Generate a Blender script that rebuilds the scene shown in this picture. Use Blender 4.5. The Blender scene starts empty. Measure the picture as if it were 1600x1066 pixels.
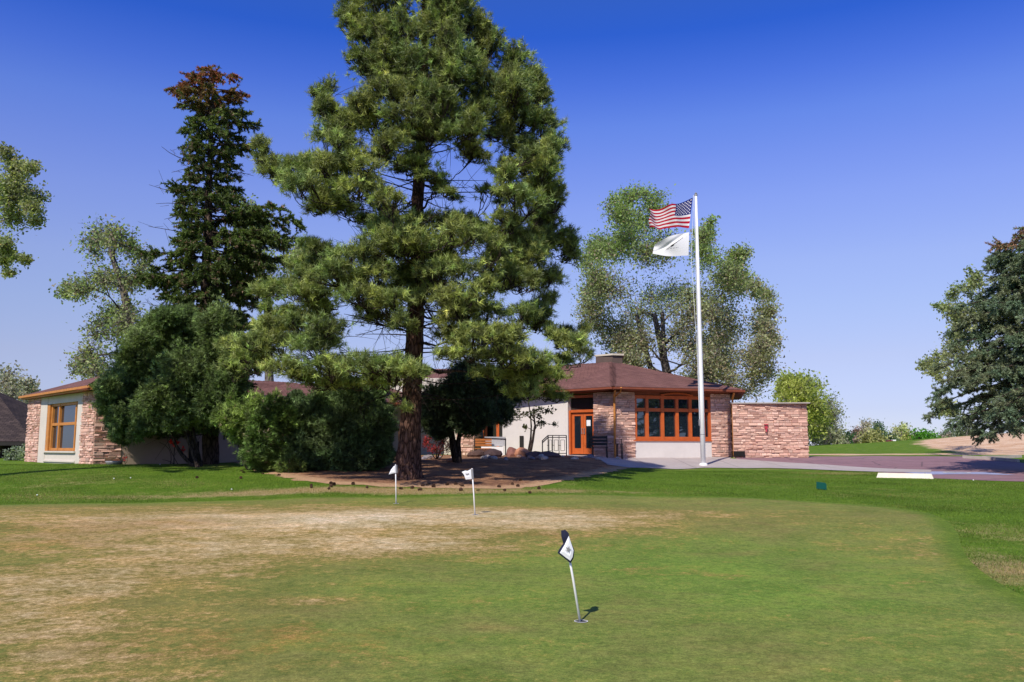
import bpy, bmesh, math, random
import numpy as np
from mathutils import Vector, Matrix
from mathutils.geometry import delaunay_2d_cdt
random.seed(11)
rng = np.random.default_rng(11)
SC = bpy.context.scene
COL = SC.collection
R = math.radians

# ------------------------------------------------------------------ camera
F = 1333.0; CX = 800.0; CY = 533.0; HZ = 700.0
PITCH = math.atan((HZ - CY) / F); CAMZ = 1.6
cp, sp = math.cos(PITCH), math.sin(PITCH)
def P(px, py, Y):
    """world point seen at photo pixel (px,py) standing at world distance Y"""
    u = (px - CX) / F; v = (CY - py) / F
    k = Y / (cp - v * sp)
    return Vector((u * k, Y, CAMZ + k * (sp + v * cp)))
def pxof(p):
    x, y, z = p[0], p[1], p[2] - CAMZ
    d = y * cp + z * sp
    return CX + F * x / d, CY - F * (-y * sp + z * cp) / d
def zof(py, Y): return P(CX, py, Y).z
cam = bpy.data.cameras.new('camera'); camo = bpy.data.objects.new('camera', cam); COL.objects.link(camo)
camo.location = (0, 0, CAMZ); camo.rotation_euler = (math.pi / 2 + PITCH, 0, 0)
cam.sensor_width = 36; cam.lens = 36 * F / 1600; cam.clip_start = .1; cam.clip_end = 4000
SC.camera = camo
SC.render.resolution_x = 1024; SC.render.resolution_y = 682

# ------------------------------------------------------------------ light
AZ = math.atan2(-0.43, -0.90); EL = R(45)
sd = Vector((-0.43, -0.90, 0)).normalized() * math.cos(EL) + Vector((0, 0, math.sin(EL)))
sl = bpy.data.lights.new('sun', 'SUN'); so = bpy.data.objects.new('sun', sl); COL.objects.link(so)
sl.energy = 5.0; sl.angle = R(.53); sl.color = (1, .93, .82)
so.rotation_euler = sd.to_track_quat('Z', 'Y').to_euler(); so.location = (-20, -30, 40)
W = bpy.data.worlds.new('World'); SC.world = W; W.use_nodes = True
nt = W.node_tree; nt.nodes.clear()
sky = nt.nodes.new('ShaderNodeTexSky'); sky.sky_type = 'NISHITA'; sky.sun_disc = False
sky.sun_elevation = EL; sky.sun_rotation = AZ; sky.altitude = 1600; sky.air_density = 1.0; sky.dust_density = .6; sky.ozone_density = 2.0
geo = nt.nodes.new('ShaderNodeTexCoord'); sx = nt.nodes.new('ShaderNodeSeparateXYZ')
nt.links.new(geo.outputs['Generated'], sx.inputs[0])
rmp = nt.nodes.new('ShaderNodeValToRGB'); nt.links.new(sx.outputs['Z'], rmp.inputs[0])
SKYSTOPS = [(0.0, (1, 1, 1)), (0.15, (1, 1, 1)), (.3, (1, 1, 1)), (.5, (1, 1, 1))]
SKYSTOPS = [(.007, (.62, .64, .94)), (.042, (.70, .64, .88)), (.10, (.95, .77, .91)), (.155, (1.10, .92, 1.07)), (.205, (1.22, 1.02, 1.23)), (.275, (1.17, 1.04, 1.48)), (.315, (1.04, 1.0, 1.59)), (.36, (.84, .95, 1.70)), (.40, (.55, .77, 1.72)), (.45, (.24, .58, 1.65)), (.62, (.55, .80, 1.35))]
e = rmp.color_ramp.elements
while len(e) < len(SKYSTOPS): e.new(.5)
for i, (p_, c_) in enumerate(SKYSTOPS): e[i].position = p_; e[i].color = (*c_, 1)
mx = nt.nodes.new('ShaderNodeMix'); mx.data_type = 'RGBA'; mx.blend_type = 'MULTIPLY'; mx.inputs[0].default_value = 1
nt.links.new(sky.outputs[0], mx.inputs[6]); nt.links.new(rmp.outputs[0], mx.inputs[7])
bg = nt.nodes.new('ShaderNodeBackground'); bg.inputs[1].default_value = .12
nt.links.new(mx.outputs[2], bg.inputs[0])
wo = nt.nodes.new('ShaderNodeOutputWorld'); nt.links.new(bg.outputs[0], wo.inputs[0])
SC.view_settings.view_transform = 'Standard'; SC.view_settings.look = 'None'; SC.view_settings.exposure = 0
SC.cycles.max_bounces = 6; SC.cycles.transparent_max_bounces = 4

# ------------------------------------------------------------------ tagging
def tag(o, label=None, cat=None, group=None, kind=None):
    if label: o['label'] = label
    if cat: o['category'] = cat
    if group: o['group'] = group
    if kind: o['kind'] = kind
    return o
def thing(name, loc, label, cat, group=None, rz=0):
    o = bpy.data.objects.new(name, None); COL.objects.link(o); o.empty_display_size = .2
    o.location = loc; o.rotation_euler = (0, 0, rz)
    return tag(o, label, cat, group)
def copy_tree(o, parent=None):
    c = o.copy(); COL.objects.link(c); c.parent = parent
    for ch in list(o.children): copy_tree(ch, c)
    return c
def link(name, me, mat, parent=None):
    o = bpy.data.objects.new(name, me); COL.objects.link(o)
    if mat is not None and len(me.materials) == 0: me.materials.append(mat)
    if parent is not None:
        o.parent = parent
        # meshes are written in world coordinates: undo the parent's transform
        root = parent; off = Vector(parent.get('_o', (0, 0, 0)))
        o.location = (0, 0, 0)
    return o

# ------------------------------------------------------------------ materials
def newmat(name):
    m = bpy.data.materials.new(name); m.use_nodes = True
    n = m.node_tree; b = n.nodes['Principled BSDF']
    return m, n, b
def N(n, t, **kw):
    x = n.nodes.new('ShaderNode' + t)
    for k, v in kw.items(): setattr(x, k, v)
    return x
def noise(n, scale, detail=4, rough=.6, vec=None, stretch=None):
    t = N(n, 'TexNoise'); t.inputs['Scale'].default_value = scale; t.inputs['Detail'].default_value = detail; t.inputs['Roughness'].default_value = rough
    if vec is None:
        tc = N(n, 'TexCoord'); vec = tc.outputs['Object']
    if stretch:
        mp = N(n, 'Mapping'); mp.inputs['Scale'].default_value = stretch; n.links.new(vec, mp.inputs[0]); vec = mp.outputs[0]
    n.links.new(vec, t.inputs['Vector'])
    return t.outputs[0]
def ramp(n, fac, stops):
    r = N(n, 'ValToRGB'); n.links.new(fac, r.inputs[0]); e = r.color_ramp.elements
    while len(e) < len(stops): e.new(.5)
    for i, (p, c) in enumerate(stops):
        e[i].position = p; e[i].color = (*c, 1) if len(c) == 3 else c
    return r.outputs[0]
def mixc(n, fac, a, b, mode='MIX'):
    m = N(n, 'Mix'); m.data_type = 'RGBA'; m.blend_type = mode
    for s, v in ((0, fac), (6, a), (7, b)):
        if isinstance(v, (int, float)): m.inputs[s].default_value = v
        elif isinstance(v, tuple): m.inputs[s].default_value = (*v, 1)
        else: n.links.new(v, m.inputs[s])
    return m.outputs[2]
def mathn(n, op, a, b=0.0, clamp=False):
    m = N(n, 'Math'); m.operation = op; m.use_clamp = clamp
    for s, v in ((0, a), (1, b)):
        if isinstance(v, (int, float)): m.inputs[s].default_value = v
        else: n.links.new(v, m.inputs[s])
    return m.outputs[0]
def bump(n, b, h, strength=.3, dist=.02):
    bp = N(n, 'Bump'); bp.inputs['Strength'].default_value = strength; bp.inputs['Distance'].default_value = dist
    n.links.new(h, bp.inputs['Height']); n.links.new(bp.outputs[0], b.inputs['Normal'])
def attr(n, name):
    a = N(n, 'Attribute'); a.attribute_name = name; return a
def plain(name, col, rough=.6, var=.25, scale=8, bumps=.15, metal=0, spec=.3):
    m, n, b = newmat(name)
    t = noise(n, scale, 6, .65)
    c = ramp(n, t, [(.25, tuple(x * (1 - var) for x in col)), (.75, tuple(min(1, x * (1 + var)) for x in col))])
    n.links.new(c, b.inputs['Base Color']); b.inputs['Roughness'].default_value = rough; b.inputs['Metallic'].default_value = metal
    b.inputs['Specular IOR Level'].default_value = spec
    if bumps: bump(n, b, noise(n, scale * 8, 5), bumps, .01)
    return m
def colmat(name, rough=.8, fine=30, amt=.3, bumps=.4, spec=.2):
    m, n, b = newmat(name)
    a = attr(n, 'Col'); t = noise(n, fine, 6, .7)
    k = ramp(n, t, [(.2, (1 - amt,) * 3), (.8, (1 + amt,) * 3)])
    c = mixc(n, 1, a.outputs['Color'], k, 'MULTIPLY'); n.links.new(c, b.inputs['Base Color'])
    b.inputs['Roughness'].default_value = rough; b.inputs['Specular IOR Level'].default_value = spec
    bump(n, b, t, bumps, .01)
    return m
def leafmat(name, trans=.35, rough=.55, spec=.25, gain=1.0):
    m, n, b = newmat(name); a0 = attr(n, 'Col')
    class _A: pass
    a = _A(); a.outputs = {'Color': mixc(n, 1, a0.outputs['Color'], (gain, gain * .97, gain * .95), 'MULTIPLY')}
    n.links.new(a.outputs['Color'], b.inputs['Base Color']); b.inputs['Roughness'].default_value = rough; b.inputs['Specular IOR Level'].default_value = spec
    tr = N(n, 'BsdfTranslucent'); mt = mixc(n, 1, a.outputs['Color'], (1.5, 1.6, .8), 'MULTIPLY'); n.links.new(mt, tr.inputs[0])
    ms = N(n, 'MixShader'); ms.inputs[0].default_value = trans
    n.links.new(b.outputs[0], ms.inputs[1]); n.links.new(tr.outputs[0], ms.inputs[2]); n.links.new(ms.outputs[0], n.nodes['Material Output'].inputs[0])
    return m
def barkmat(name, c1, c2, c3, sc=6):
    m, n, b = newmat(name)
    tc = N(n, 'TexCoord'); mp = N(n, 'Mapping'); mp.inputs['Scale'].default_value = (sc, sc, sc * .28); n.links.new(tc.outputs['Object'], mp.inputs[0])
    v = N(n, 'TexVoronoi'); v.feature = 'DISTANCE_TO_EDGE'; v.inputs['Scale'].default_value = 1.6
    nz = noise(n, 2.5, 6, .7, mp.outputs[0]); mm = mixc(n, .25, mp.outputs[0], nz, 'LINEAR_LIGHT'); n.links.new(mm, v.inputs['Vector'])
    e = ramp(n, v.outputs['Distance'], [(.0, c1), (.12, c2), (.5, c3)])
    c = mixc(n, .7, e, ramp(n, noise(n, 3, 6, .7, mp.outputs[0]), [(.3, (.45, .45, .45)), (.7, (1.4, 1.4, 1.4))]), 'MULTIPLY')
    n.links.new(c, b.inputs['Base Color']); b.inputs['Roughness'].default_value = .9; b.inputs['Specular IOR Level'].default_value = .1
    bump(n, b, mathn(n, 'ADD', mathn(n, 'MULTIPLY', v.outputs['Distance'], 2), nz), .9, .05)
    return m
M = {}
M['stone'] = colmat('ledge stone', .88, 25, .25, .7, .1)
M['stucco'] = plain('cream stucco', (.60, .54, .47), .9, .10, 1.2, .3, 0, .1)
M['stucco_white'] = plain('white stucco', (.66, .61, .57), .9, .08, 1.2, .3, 0, .1)
M['stucco_pink'] = plain('pinkish stucco', (.44, .33, .26), .9, .12, 1.2, .3, 0, .1)
M['cedar'] = plain('stained cedar', (.37, .125, .030), .5, .22, 5, .15, 0, .3)
M['orange'] = plain('orange varnished wood', (.50, .105, .022), .42, .18, 5, .1, 0, .4)
M['honey'] = plain('honey stained wood', (.50, .20, .045), .5, .2, 5, .1, 0, .3)
M['soffit'] = plain('brown painted soffit', (.22, .06, .03), .7, .2, 4, .1)
M['white'] = plain('white paint', (.80, .79, .77), .35, .04, 3, .03, 0, .5)
M['offwhite'] = plain('painted concrete', (.78, .70, .58), .7, .12, 6, .25)
M['black'] = plain('black iron', (.018, .018, .02), .45, .3, 10, .1, .3)
M['grey'] = plain('grey metal', (.30, .29, .29), .5, .15, 4, .05, .4)
M['brownbox'] = plain('brown metal cabinet', (.11, .075, .06), .6, .15, 4, .1)
M['tan'] = plain('tan capping', (.55, .48, .38), .7, .15, 4, .1)
M['green'] = plain('dark green panel', (.004, .075, .055), .45, .15, 6, .05)
M['navy'] = plain('navy cloth', (.012, .014, .04), .8, .3, 20, .2)
M['maroon'] = plain('maroon paint', (.16, .02, .035), .5, .2, 6, .05)
M['dark'] = plain('dark interior', (.02, .017, .015), .8, .3, 4, 0)
M['red'] = plain('red paint', (.45, .05, .07), .4, .1, 6, .02)
M['paper'] = plain('white paper', (.75, .76, .78), .7, .05, 6, .02)
M['mesh'] = plain('grey mesh screen', (.42, .41, .42), .6, .1, 20, .05, .2)
M['rock'] = colmat('field rock', .9, 7, .4, .9, .1)
M['cone'] = plain('pine cone scales', (.07, .035, .02), .8, .4, 60, .8)
M['capstone'] = plain('concrete coping', (.42, .37, .33), .8, .15, 5, .3)
M['cloth'] = colmat('flag cloth', .8, 60, .06, .05, .1)
M['pole'] = plain('white enamel', (.86, .85, .84), .3, .03, 2, .02, 0, .5)
M['needle'] = leafmat('pine needles', .22, .5, .4, 1.75)
M['blade'] = leafmat('grass blades', .30, .6, .2, 1.0)
M['leaf'] = leafmat('broad leaves', .45, .5, .4, 1.9)
M['spruce'] = leafmat('spruce needles', .25, .55, .3, 1.6)
M['pinebark'] = barkmat('ponderosa bark', (.02, .012, .010), (.13, .068, .048), (.24, .14, .105), 7)
M['greybark'] = barkmat('grey furrowed bark', (.04, .035, .03), (.16, .135, .115), (.27, .235, .205), 6)
M['barkbrown'] = barkmat('brown scaly bark', (.02, .015, .012), (.10, .07, .055), (.17, .125, .10), 7)
M['darkbark'] = barkmat('dark bark', (.015, .012, .01), (.075, .055, .045), (.13, .10, .08), 8)
def glass_mat():
    m, n, b = newmat('window glass')
    b.inputs['Base Color'].default_value = (.010, .016, .024, 1); b.inputs['Roughness'].default_value = .03
    g = N(n, 'BsdfGlossy'); g.inputs['Roughness'].default_value = .02; g.inputs['Color'].default_value = (.62, .78, .95, 1)
    t = noise(n, 1.1, 2, .5); bp = N(n, 'Bump'); bp.inputs['Strength'].default_value = .05; bp.inputs['Distance'].default_value = .05
    n.links.new(t, bp.inputs['Height']); n.links.new(bp.outputs[0], g.inputs['Normal'])
    ms = N(n, 'MixShader'); ms.inputs[0].default_value = .16
    n.links.new(b.outputs[0], ms.inputs[1]); n.links.new(g.outputs[0], ms.inputs[2]); n.links.new(ms.outputs[0], n.nodes['Material Output'].inputs[0])
    return m
M['glass'] = glass_mat()
def roof_mat(name, c1, c2, c3):
    m, n, b = newmat(name); tc = N(n, 'TexCoord'); a = attr(n, 'UVr')
    br = N(n, 'TexBrick'); br.inputs['Scale'].default_value = 1; br.inputs['Brick Width'].default_value = .33; br.inputs['Row Height'].default_value = .14
    br.inputs['Mortar Size'].default_value = .012; br.inputs['Color1'].default_value = (*c1, 1); br.inputs['Color2'].default_value = (*c2, 1); br.inputs['Mortar'].default_value = (*c3, 1)
    br.inputs['Bias'].default_value = -.1
    n.links.new(a.outputs['Vector'], br.inputs['Vector'])
    k = ramp(n, noise(n, 1.3, 6, .7), [(.3, (.75, .75, .75)), (.7, (1.2, 1.2, 1.2))])
    k2 = ramp(n, noise(n, 25, 4, .7), [(.3, (.8, .8, .8)), (.7, (1.2, 1.2, 1.2))])
    c = mixc(n, 1, mixc(n, 1, br.outputs[0], k, 'MULTIPLY'), k2, 'MULTIPLY')
    n.links.new(c, b.inputs['Base Color']); b.inputs['Roughness'].default_value = .9; b.inputs['Specular IOR Level'].default_value = .15
    bump(n, b, br.outputs['Fac'], -.5, .02)
    return m
M['roof'] = roof_mat('brown asphalt shingle', (.165, .078, .068), (.205, .100, .084), (.085, .042, .036))
M['shake'] = roof_mat('weathered dark shakes', (.045, .033, .033), (.08, .058, .052), (.012, .01, .01))

# ------------------------------------------------------------------ mesh builder
class MB:
    def __init__(s): s.v = []; s.f = []; s.c = []; s.uv = []
    def face(s, pts, col=(1, 1, 1), uv=None):
        i = len(s.v); s.v += [tuple(p) for p in pts]; s.f.append(tuple(range(i, i + len(pts)))); s.c.append(col)
        s.uv.append(uv)
    def box(s, o, ax, ay, az, col=(1, 1, 1), skip=()):
        """o corner, three edge vectors"""
        o = Vector(o); ax = Vector(ax); ay = Vector(ay); az = Vector(az)
        i = len(s.v)
        for k in range(8): s.v.append(tuple(o + ax * (k & 1) + ay * (k >> 1 & 1) + az * (k >> 2 & 1)))
        for q in ((0, 2, 3, 1), (4, 5, 7, 6), (0, 1, 5, 4), (2, 6, 7, 3), (0, 4, 6, 2), (1, 3, 7, 5)):
            s.f.append(tuple(i + a for a in q)); s.c.append(col); s.uv.append(None)
    def bar(s, a, b, w, h=None, col=(1, 1, 1), up=(0, 0, 1)):
        a = Vector(a); b = Vector(b); d = (b - a); h = h or w
        if abs(d.normalized().z) > .95: up = (1, 0, 0)
        sx_ = d.cross(Vector(up)).normalized() * w; sy_ = sx_.cross(d).normalized() * h
        s.box(a - sx_ / 2 - sy_ / 2, sx_, sy_, d, col)
    def tube(s, pts, rad, n=8, col=(1, 1, 1), cap=True):
        pts = [Vector(p) for p in pts]; base = len(s.v); k = len(pts)
        for j, p in enumerate(pts):
            d = (pts[min(j + 1, k - 1)] - pts[max(j - 1, 0)]).normalized()
            u = d.cross(Vector((0, 1, 0)) if abs(d.y) < .9 else Vector((1, 0, 0))).normalized(); w = d.cross(u)
            r = rad[j] if hasattr(rad, '__len__') else rad
            for q in range(n):
                t = 2 * math.pi * q / n; s.v.append(tuple(p + (u * math.cos(t) + w * math.sin(t)) * r))
        for j in range(k - 1):
            for q in range(n):
                a = base + j * n + q; b = base + j * n + (q + 1) % n
                s.f.append((a, b, b + n, a + n)); s.c.append(col); s.uv.append(None)
        if cap:
            s.f.append(tuple(base + q for q in range(n))); s.c.append(col); s.uv.append(None)
            s.f.append(tuple(base + (k - 1) * n + n - 1 - q for q in range(n))); s.c.append(col); s.uv.append(None)
    def build(s, name, mat, parent=None, bevel=0, smooth=False):
        me = bpy.data.meshes.new(name)
        org = Vector(parent_world(parent)) if parent is not None else Vector((0, 0, 0))
        me.from_pydata([tuple(Vector(v) - org) for v in s.v], [], s.f)
        at = me.attributes.new('Col', 'FLOAT_COLOR', 'CORNER'); uvn = any(u is not None for u in s.uv)
        cc = []; uu = []
        for f, c, u in zip(s.f, s.c, s.uv):
            cc += [(*c, 1)] * len(f)
            if uvn: uu += [(*q, 0) for q in u] if u is not None else [(0, 0, 0)] * len(f)
        at.data.foreach_set('color', np.array(cc, dtype=np.float32).ravel())
        if uvn:
            a2 = me.attributes.new('UVr', 'FLOAT_VECTOR', 'CORNER'); a2.data.foreach_set('vector', np.array(uu, dtype=np.float32).ravel())
        bm = bmesh.new(); bm.from_mesh(me); bmesh.ops.recalc_face_normals(bm, faces=bm.faces); bm.to_mesh(me); bm.free()
        if smooth:
            me.polygons.foreach_set('use_smooth', [True] * len(me.polygons))
        o = bpy.data.objects.new(name, me); COL.objects.link(o)
        if mat: me.materials.append(mat)
        if parent is not None: o.parent = parent
        if bevel:
            m = o.modifiers.new('bevel', 'BEVEL'); m.width = bevel; m.segments = 2; m.limit_method = 'ANGLE'
        return o
def parent_world(p):
    v = Vector((0, 0, 0))
    while p is not None: v += Vector(p.location); p = p.parent
    return v
def npmesh(name, V, Fidx, mat, parent=None, colors=None, smooth=False):
    """V (n,3) world coords, Fidx (m,k) all faces with k corners"""
    me = bpy.data.meshes.new(name)
    V = np.asarray(V, dtype=np.float32)
    if parent is not None: V = V - np.array(parent_world(parent), dtype=np.float32)
    m, k = Fidx.shape
    me.vertices.add(len(V)); me.vertices.foreach_set('co', V.ravel())
    me.loops.add(m * k); me.loops.foreach_set('vertex_index', Fidx.astype(np.int32).ravel())
    me.polygons.add(m); me.polygons.foreach_set('loop_start', np.arange(0, m * k, k, dtype=np.int32))
    me.update(calc_edges=True)
    if colors is not None:
        at = me.attributes.new('Col', 'FLOAT_COLOR', 'POINT')
        c = np.ones((len(V), 4), dtype=np.float32); c[:, :3] = colors; at.data.foreach_set('color', c.ravel())
    if smooth: me.polygons.foreach_set('use_smooth', np.ones(m, dtype=bool))
    me.materials.append(mat); me.validate()
    o = bpy.data.objects.new(name, me); COL.objects.link(o)
    if parent is not None: o.parent = parent
    return o

# ------------------------------------------------------------------ terrain
YS = np.linspace(-40, 700, 7401)
def prof(pairs):
    ys = [-40, 0, 5] ; zs = [-.02, 0, 0]
    for Y, py in pairs: ys.append(Y); zs.append(zof(py, Y))
    z = np.interp(YS, ys, zs); k = np.exp(-np.linspace(-3, 3, 31) ** 2 / 2); k /= k.sum()
    return np.convolve(np.pad(z, 15, mode='edge'), k, mode='valid')
def zpair(Y, z): return (Y, pxof((0, Y, z))[1])
far = [zpair(60, 1.35), zpair(80, 1.65), zpair(95, 1.80), zpair(130, 1.5), zpair(300, .5), zpair(700, -2)]
PL = prof([(7.8, 973), (12, 862), (15.6, 808), (18, 794), (20.3, 783), (24, 754), (27.5, 735), (30, 726.5), (33, 725), zpair(40, 1.05), zpair(60, 1.2), zpair(80, 1.3), zpair(95, 1.3), zpair(130, 1.0), zpair(300, .2), zpair(700, -2)])
PC = prof([(7.8, 973), (12, 862), (15.6, 806), (18.4, 788.5), (20.5, 775), (24, 748), (28, 733.5), (33, 719), (36, 715), (40, 711.5), zpair(46, 1.25)] + far)
PR = prof([(7.8, 973), (12, 862), (15.6, 808), (18.4, 790), (20.5, 776), (26, 749), (30, 738), (34, 731.5), (38, 718.5), (40, 714.5), (45, 712)] + far)
def G(x, y):
    x = np.asarray(x, dtype=float); y = np.asarray(y, dtype=float)
    u = x / np.maximum(y, 8)
    def sstep(a, b, t): t = np.clip((t - a) / (b - a), 0, 1); return t * t * (3 - 2 * t)
    wl = 1 - sstep(-.36, -.22, u); wr = sstep(.05, .20, u)
    a = np.interp(y, YS, PL); b = np.interp(y, YS, PC); c = np.interp(y, YS, PR)
    z = b * (1 - wl) * (1 - wr) + a * wl + c * wr
    z = z + 1.35 * np.exp(-((x - 44) / 15) ** 2 - ((y - 66) / 13) ** 2) * sstep(42, 55, y)
    z = z + 1.0 * sstep(20, 60, x) * sstep(48, 80, y) * .3
    w = sstep(9, 20, y)
    z = z + .012 * w * np.sin(x * .9 + 1.3) * np.sin(y * .7 + .4) + .008 * w * np.sin(x * 2.1 + y * .5)
    return z
def g(x, y): return float(G(x, y))
def hit(px, py, far_=150.0):
    """march the photo ray to the ground"""
    lo = 2.0
    Y = 2.0
    while Y < far_:
        p = P(px, py, Y)
        if p.z <= g(p.x, p.y):
            a, b = Y - .25, Y
            for _ in range(20):
                m = (a + b) / 2; q = P(px, py, m)
                if q.z <= g(q.x, q.y): b = m
                else: a = m
            q = P(px, py, b); return Vector((q.x, q.y, g(q.x, q.y)))
        Y += .25
    q = P(px, py, far_); return Vector((q.x, q.y, g(q.x, q.y)))
def sheet(name, poly, lift, step, mat, attrs=None, edgestep=None):
    poly = [Vector((p[0], p[1])) for p in poly]
    es = edgestep or step; ring = []
    for i, a in enumerate(poly):
        b = poly[(i + 1) % len(poly)]; n = max(1, int((b - a).length / es))
        for k in range(n): ring.append(a.lerp(b, k / n))
    xs = [p.x for p in ring]; ys = [p.y for p in ring]
    def inside(x, y):
        c = False; j = len(ring) - 1
        for i in range(len(ring)):
            a, b = ring[i], ring[j]
            if (a.y > y) != (b.y > y) and x < (b.x - a.x) * (y - a.y) / (b.y - a.y) + a.x: c = not c
            j = i
        return c
    pts = list(ring); y = min(ys) + step / 2; r = 0
    while y < max(ys):
        # crossings of the row with the ring
        cr = []
        for i in range(len(ring)):
            a, b = ring[i], ring[(i + 1) % len(ring)]
            if (a.y > y) != (b.y > y): cr.append((b.x - a.x) * (y - a.y) / (b.y - a.y) + a.x)
        cr.sort()
        for a, b in zip(cr[::2], cr[1::2]):
            x = a + step * .5
            while x < b - step * .3: pts.append(Vector((x, y))); x += step
        y += step
    edges = [(i, (i + 1) % len(ring)) for i in range(len(ring))]
    vo, eo, fo, *_ = delaunay_2d_cdt(pts, edges, [list(range(len(ring)))], 1, 1e-5)
    X = np.array([(v.x, v.y) for v in vo]); Z = G(X[:, 0], X[:, 1]) + lift
    V = np.column_stack([X, Z]); Fi = np.array([f for f in fo if len(f) == 3])
    # orient up
    a, b, c = V[Fi[:, 0]], V[Fi[:, 1]], V[Fi[:, 2]]
    up = np.cross(b - a, c - a)[:, 2] < 0; Fi[up] = Fi[up][:, ::-1]
    o = npmesh(name, V, Fi, mat, smooth=True)
    if attrs:
        for nm, fn in attrs.items():
            at = o.data.attributes.new(nm, 'FLOAT', 'POINT'); at.data.foreach_set('value', fn(V[:, 0], V[:, 1]).astype(np.float32))
    return o
# --- ground sheet
def axis(parts):
    out = []
    for a, b, s in parts: out += list(np.arange(a, b, s))
    return np.array(out + [parts[-1][1]])
gx = axis([(-700, -120, 40), (-120, -40, 4), (-40, 60, .5), (60, 130, 4), (130, 700, 40)])
gy = axis([(-60, 0, 5), (0, 50, .5), (50, 130, 1.5), (130, 700, 20)])
XX, YY = np.meshgrid(gx, gy); ZZ = G(XX, YY); nx = len(gx); ny = len(gy)
Vg = np.column_stack([XX.ravel(), YY.ravel(), ZZ.ravel()])
ii, jj = np.meshgrid(np.arange(nx - 1), np.arange(ny - 1)); q = (jj * nx + ii).ravel()
Fg = np.column_stack([q, q + 1, q + nx + 1, q + nx])
def blobs_fn(bl):
    W_ = []
    for px, py, rx, ry, w in bl:
        p = hit(px, py); W_.append((p.x, p.y, rx, ry, w))
    def fn(x, y):
        s = np.zeros_like(x)
        for a, b, rx, ry, w in W_: s += w * np.exp(-((x - a) / rx) ** 2 - ((y - b) / ry) ** 2)
        return s
    return fn
def lawn_mat():
    m, n, b = newmat('lawn grass')
    big = noise(n, .35, 6, .6); mid = noise(n, 2.2, 6, .65); fin = noise(n, 22, 5, .75); vf = noise(n, 120, 3, .8)
    c = ramp(n, mid, [(.25, (.066, .130, .010)), (.5, (.105, .185, .015)), (.75, (.160, .230, .024))])
    dry = attr(n, 'dry').outputs['Fac']
    dsum = mathn(n, 'ADD', mathn(n, 'MULTIPLY', big, .9), mathn(n, 'ADD', mathn(n, 'MULTIPLY', mid, .7), mathn(n, 'MULTIPLY', fin, .45)))
    df = mathn(n, 'ADD', mathn(n, 'SUBTRACT', dsum, 1.13), dry)
    fac = ramp(n, df, [(.0, (0, 0, 0)), (.35, (1, 1, 1))])
    c2 = mixc(n, fac, c, mixc(n, mid, (.26, .17, .055), (.48, .37, .20)))
    dirt = attr(n, 'dirt').outputs['Fac']
    dc = ramp(n, noise(n, .9, 6, .7), [(.3, (.48, .27, .15)), (.5, (.64, .43, .28)), (.75, (.74, .56, .40))])
    dm = ramp(n, mathn(n, 'ADD', dirt, mathn(n, 'MULTIPLY', mathn(n, 'SUBTRACT', noise(n, .6, 6, .7), .5), .8)), [(.42, (0, 0, 0)), (.58, (1, 1, 1))])
    c3 = mixc(n, dm, c2, dc)
    k = ramp(n, fin, [(.25, (.62, .62, .62)), (.75, (1.35, 1.35, 1.35))]); k2 = ramp(n, vf, [(.3, (.72, .72, .72)), (.7, (1.25, 1.25, 1.25))])
    c4 = mixc(n, 1, mixc(n, .8, c3, k, 'MULTIPLY'), k2, 'MULTIPLY')
    n.links.new(c4, b.inputs['Base Color']); b.inputs['Roughness'].default_value = .9; b.inputs['Specular IOR Level'].default_value = .1
    bump(n, b, mathn(n, 'ADD', fin, vf), .6, .02)
    return m
M['lawn'] = lawn_mat()
ground = npmesh('ground', Vg, Fg, M['lawn'], smooth=True); tag(ground, 'mown lawn and ground running back to the far trees', 'ground', kind='structure')
dryf = blobs_fn([(1580, 830, 1.2, 1.6, .22), (1590, 880, .8, 1.0, .40), (1600, 900, .8, .8, .3), (1330, 740, 2.2, .5, .25), (480, 765, 3, .5, .45), (300, 776, 4, .35, .3), (230, 745, 5, 1.2, .10),
                 (620, 766, 3, .35, .5), (850, 768, 3, .3, .4), (1150, 733, 5, .25, .35), (700, 770, 2, .3, .45), (60, 760, 6, 2, .04), (1230, 733, 2, .25, .4), (1350, 800, 3, 1, .03)])
def dirtf(x, y):
    m = np.exp(-((x - 42) / 20) ** 4 - ((y - 57) / 11.5) ** 4) * 1.25
    s = np.exp(-((x - 24) / 16) ** 4 - ((y - 48.0) / 1.8) ** 4) * .9
    return np.where(y > 30, np.maximum(m * (np.clip((x - 22 - (y - 48) * .32) / 6, 0, 1)), s * (x > 8)), 0)
for nm, fn in (('dry', dryf), ('dirt', dirtf)):
    at = ground.data.attributes.new(nm, 'FLOAT', 'POINT'); at.data.foreach_set('value', fn(Vg[:, 0], Vg[:, 1]).astype(np.float32))

# --- putting green
def hp(l): return [(lambda p: (p.x, p.y))(hit(a, b)) for a, b in l]
edge_green = hp([(-160, 792), (0, 789), (150, 787), (300, 784), (450, 779), (620, 777), (800, 774), (950, 773), (1100, 776), (1220, 781), (1330, 788), (1400, 794), (1450, 802), (1482, 815), (1498, 835), (1502, 858), (1520, 884), (1555, 910), (1600, 934), (1700, 975)])
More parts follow.
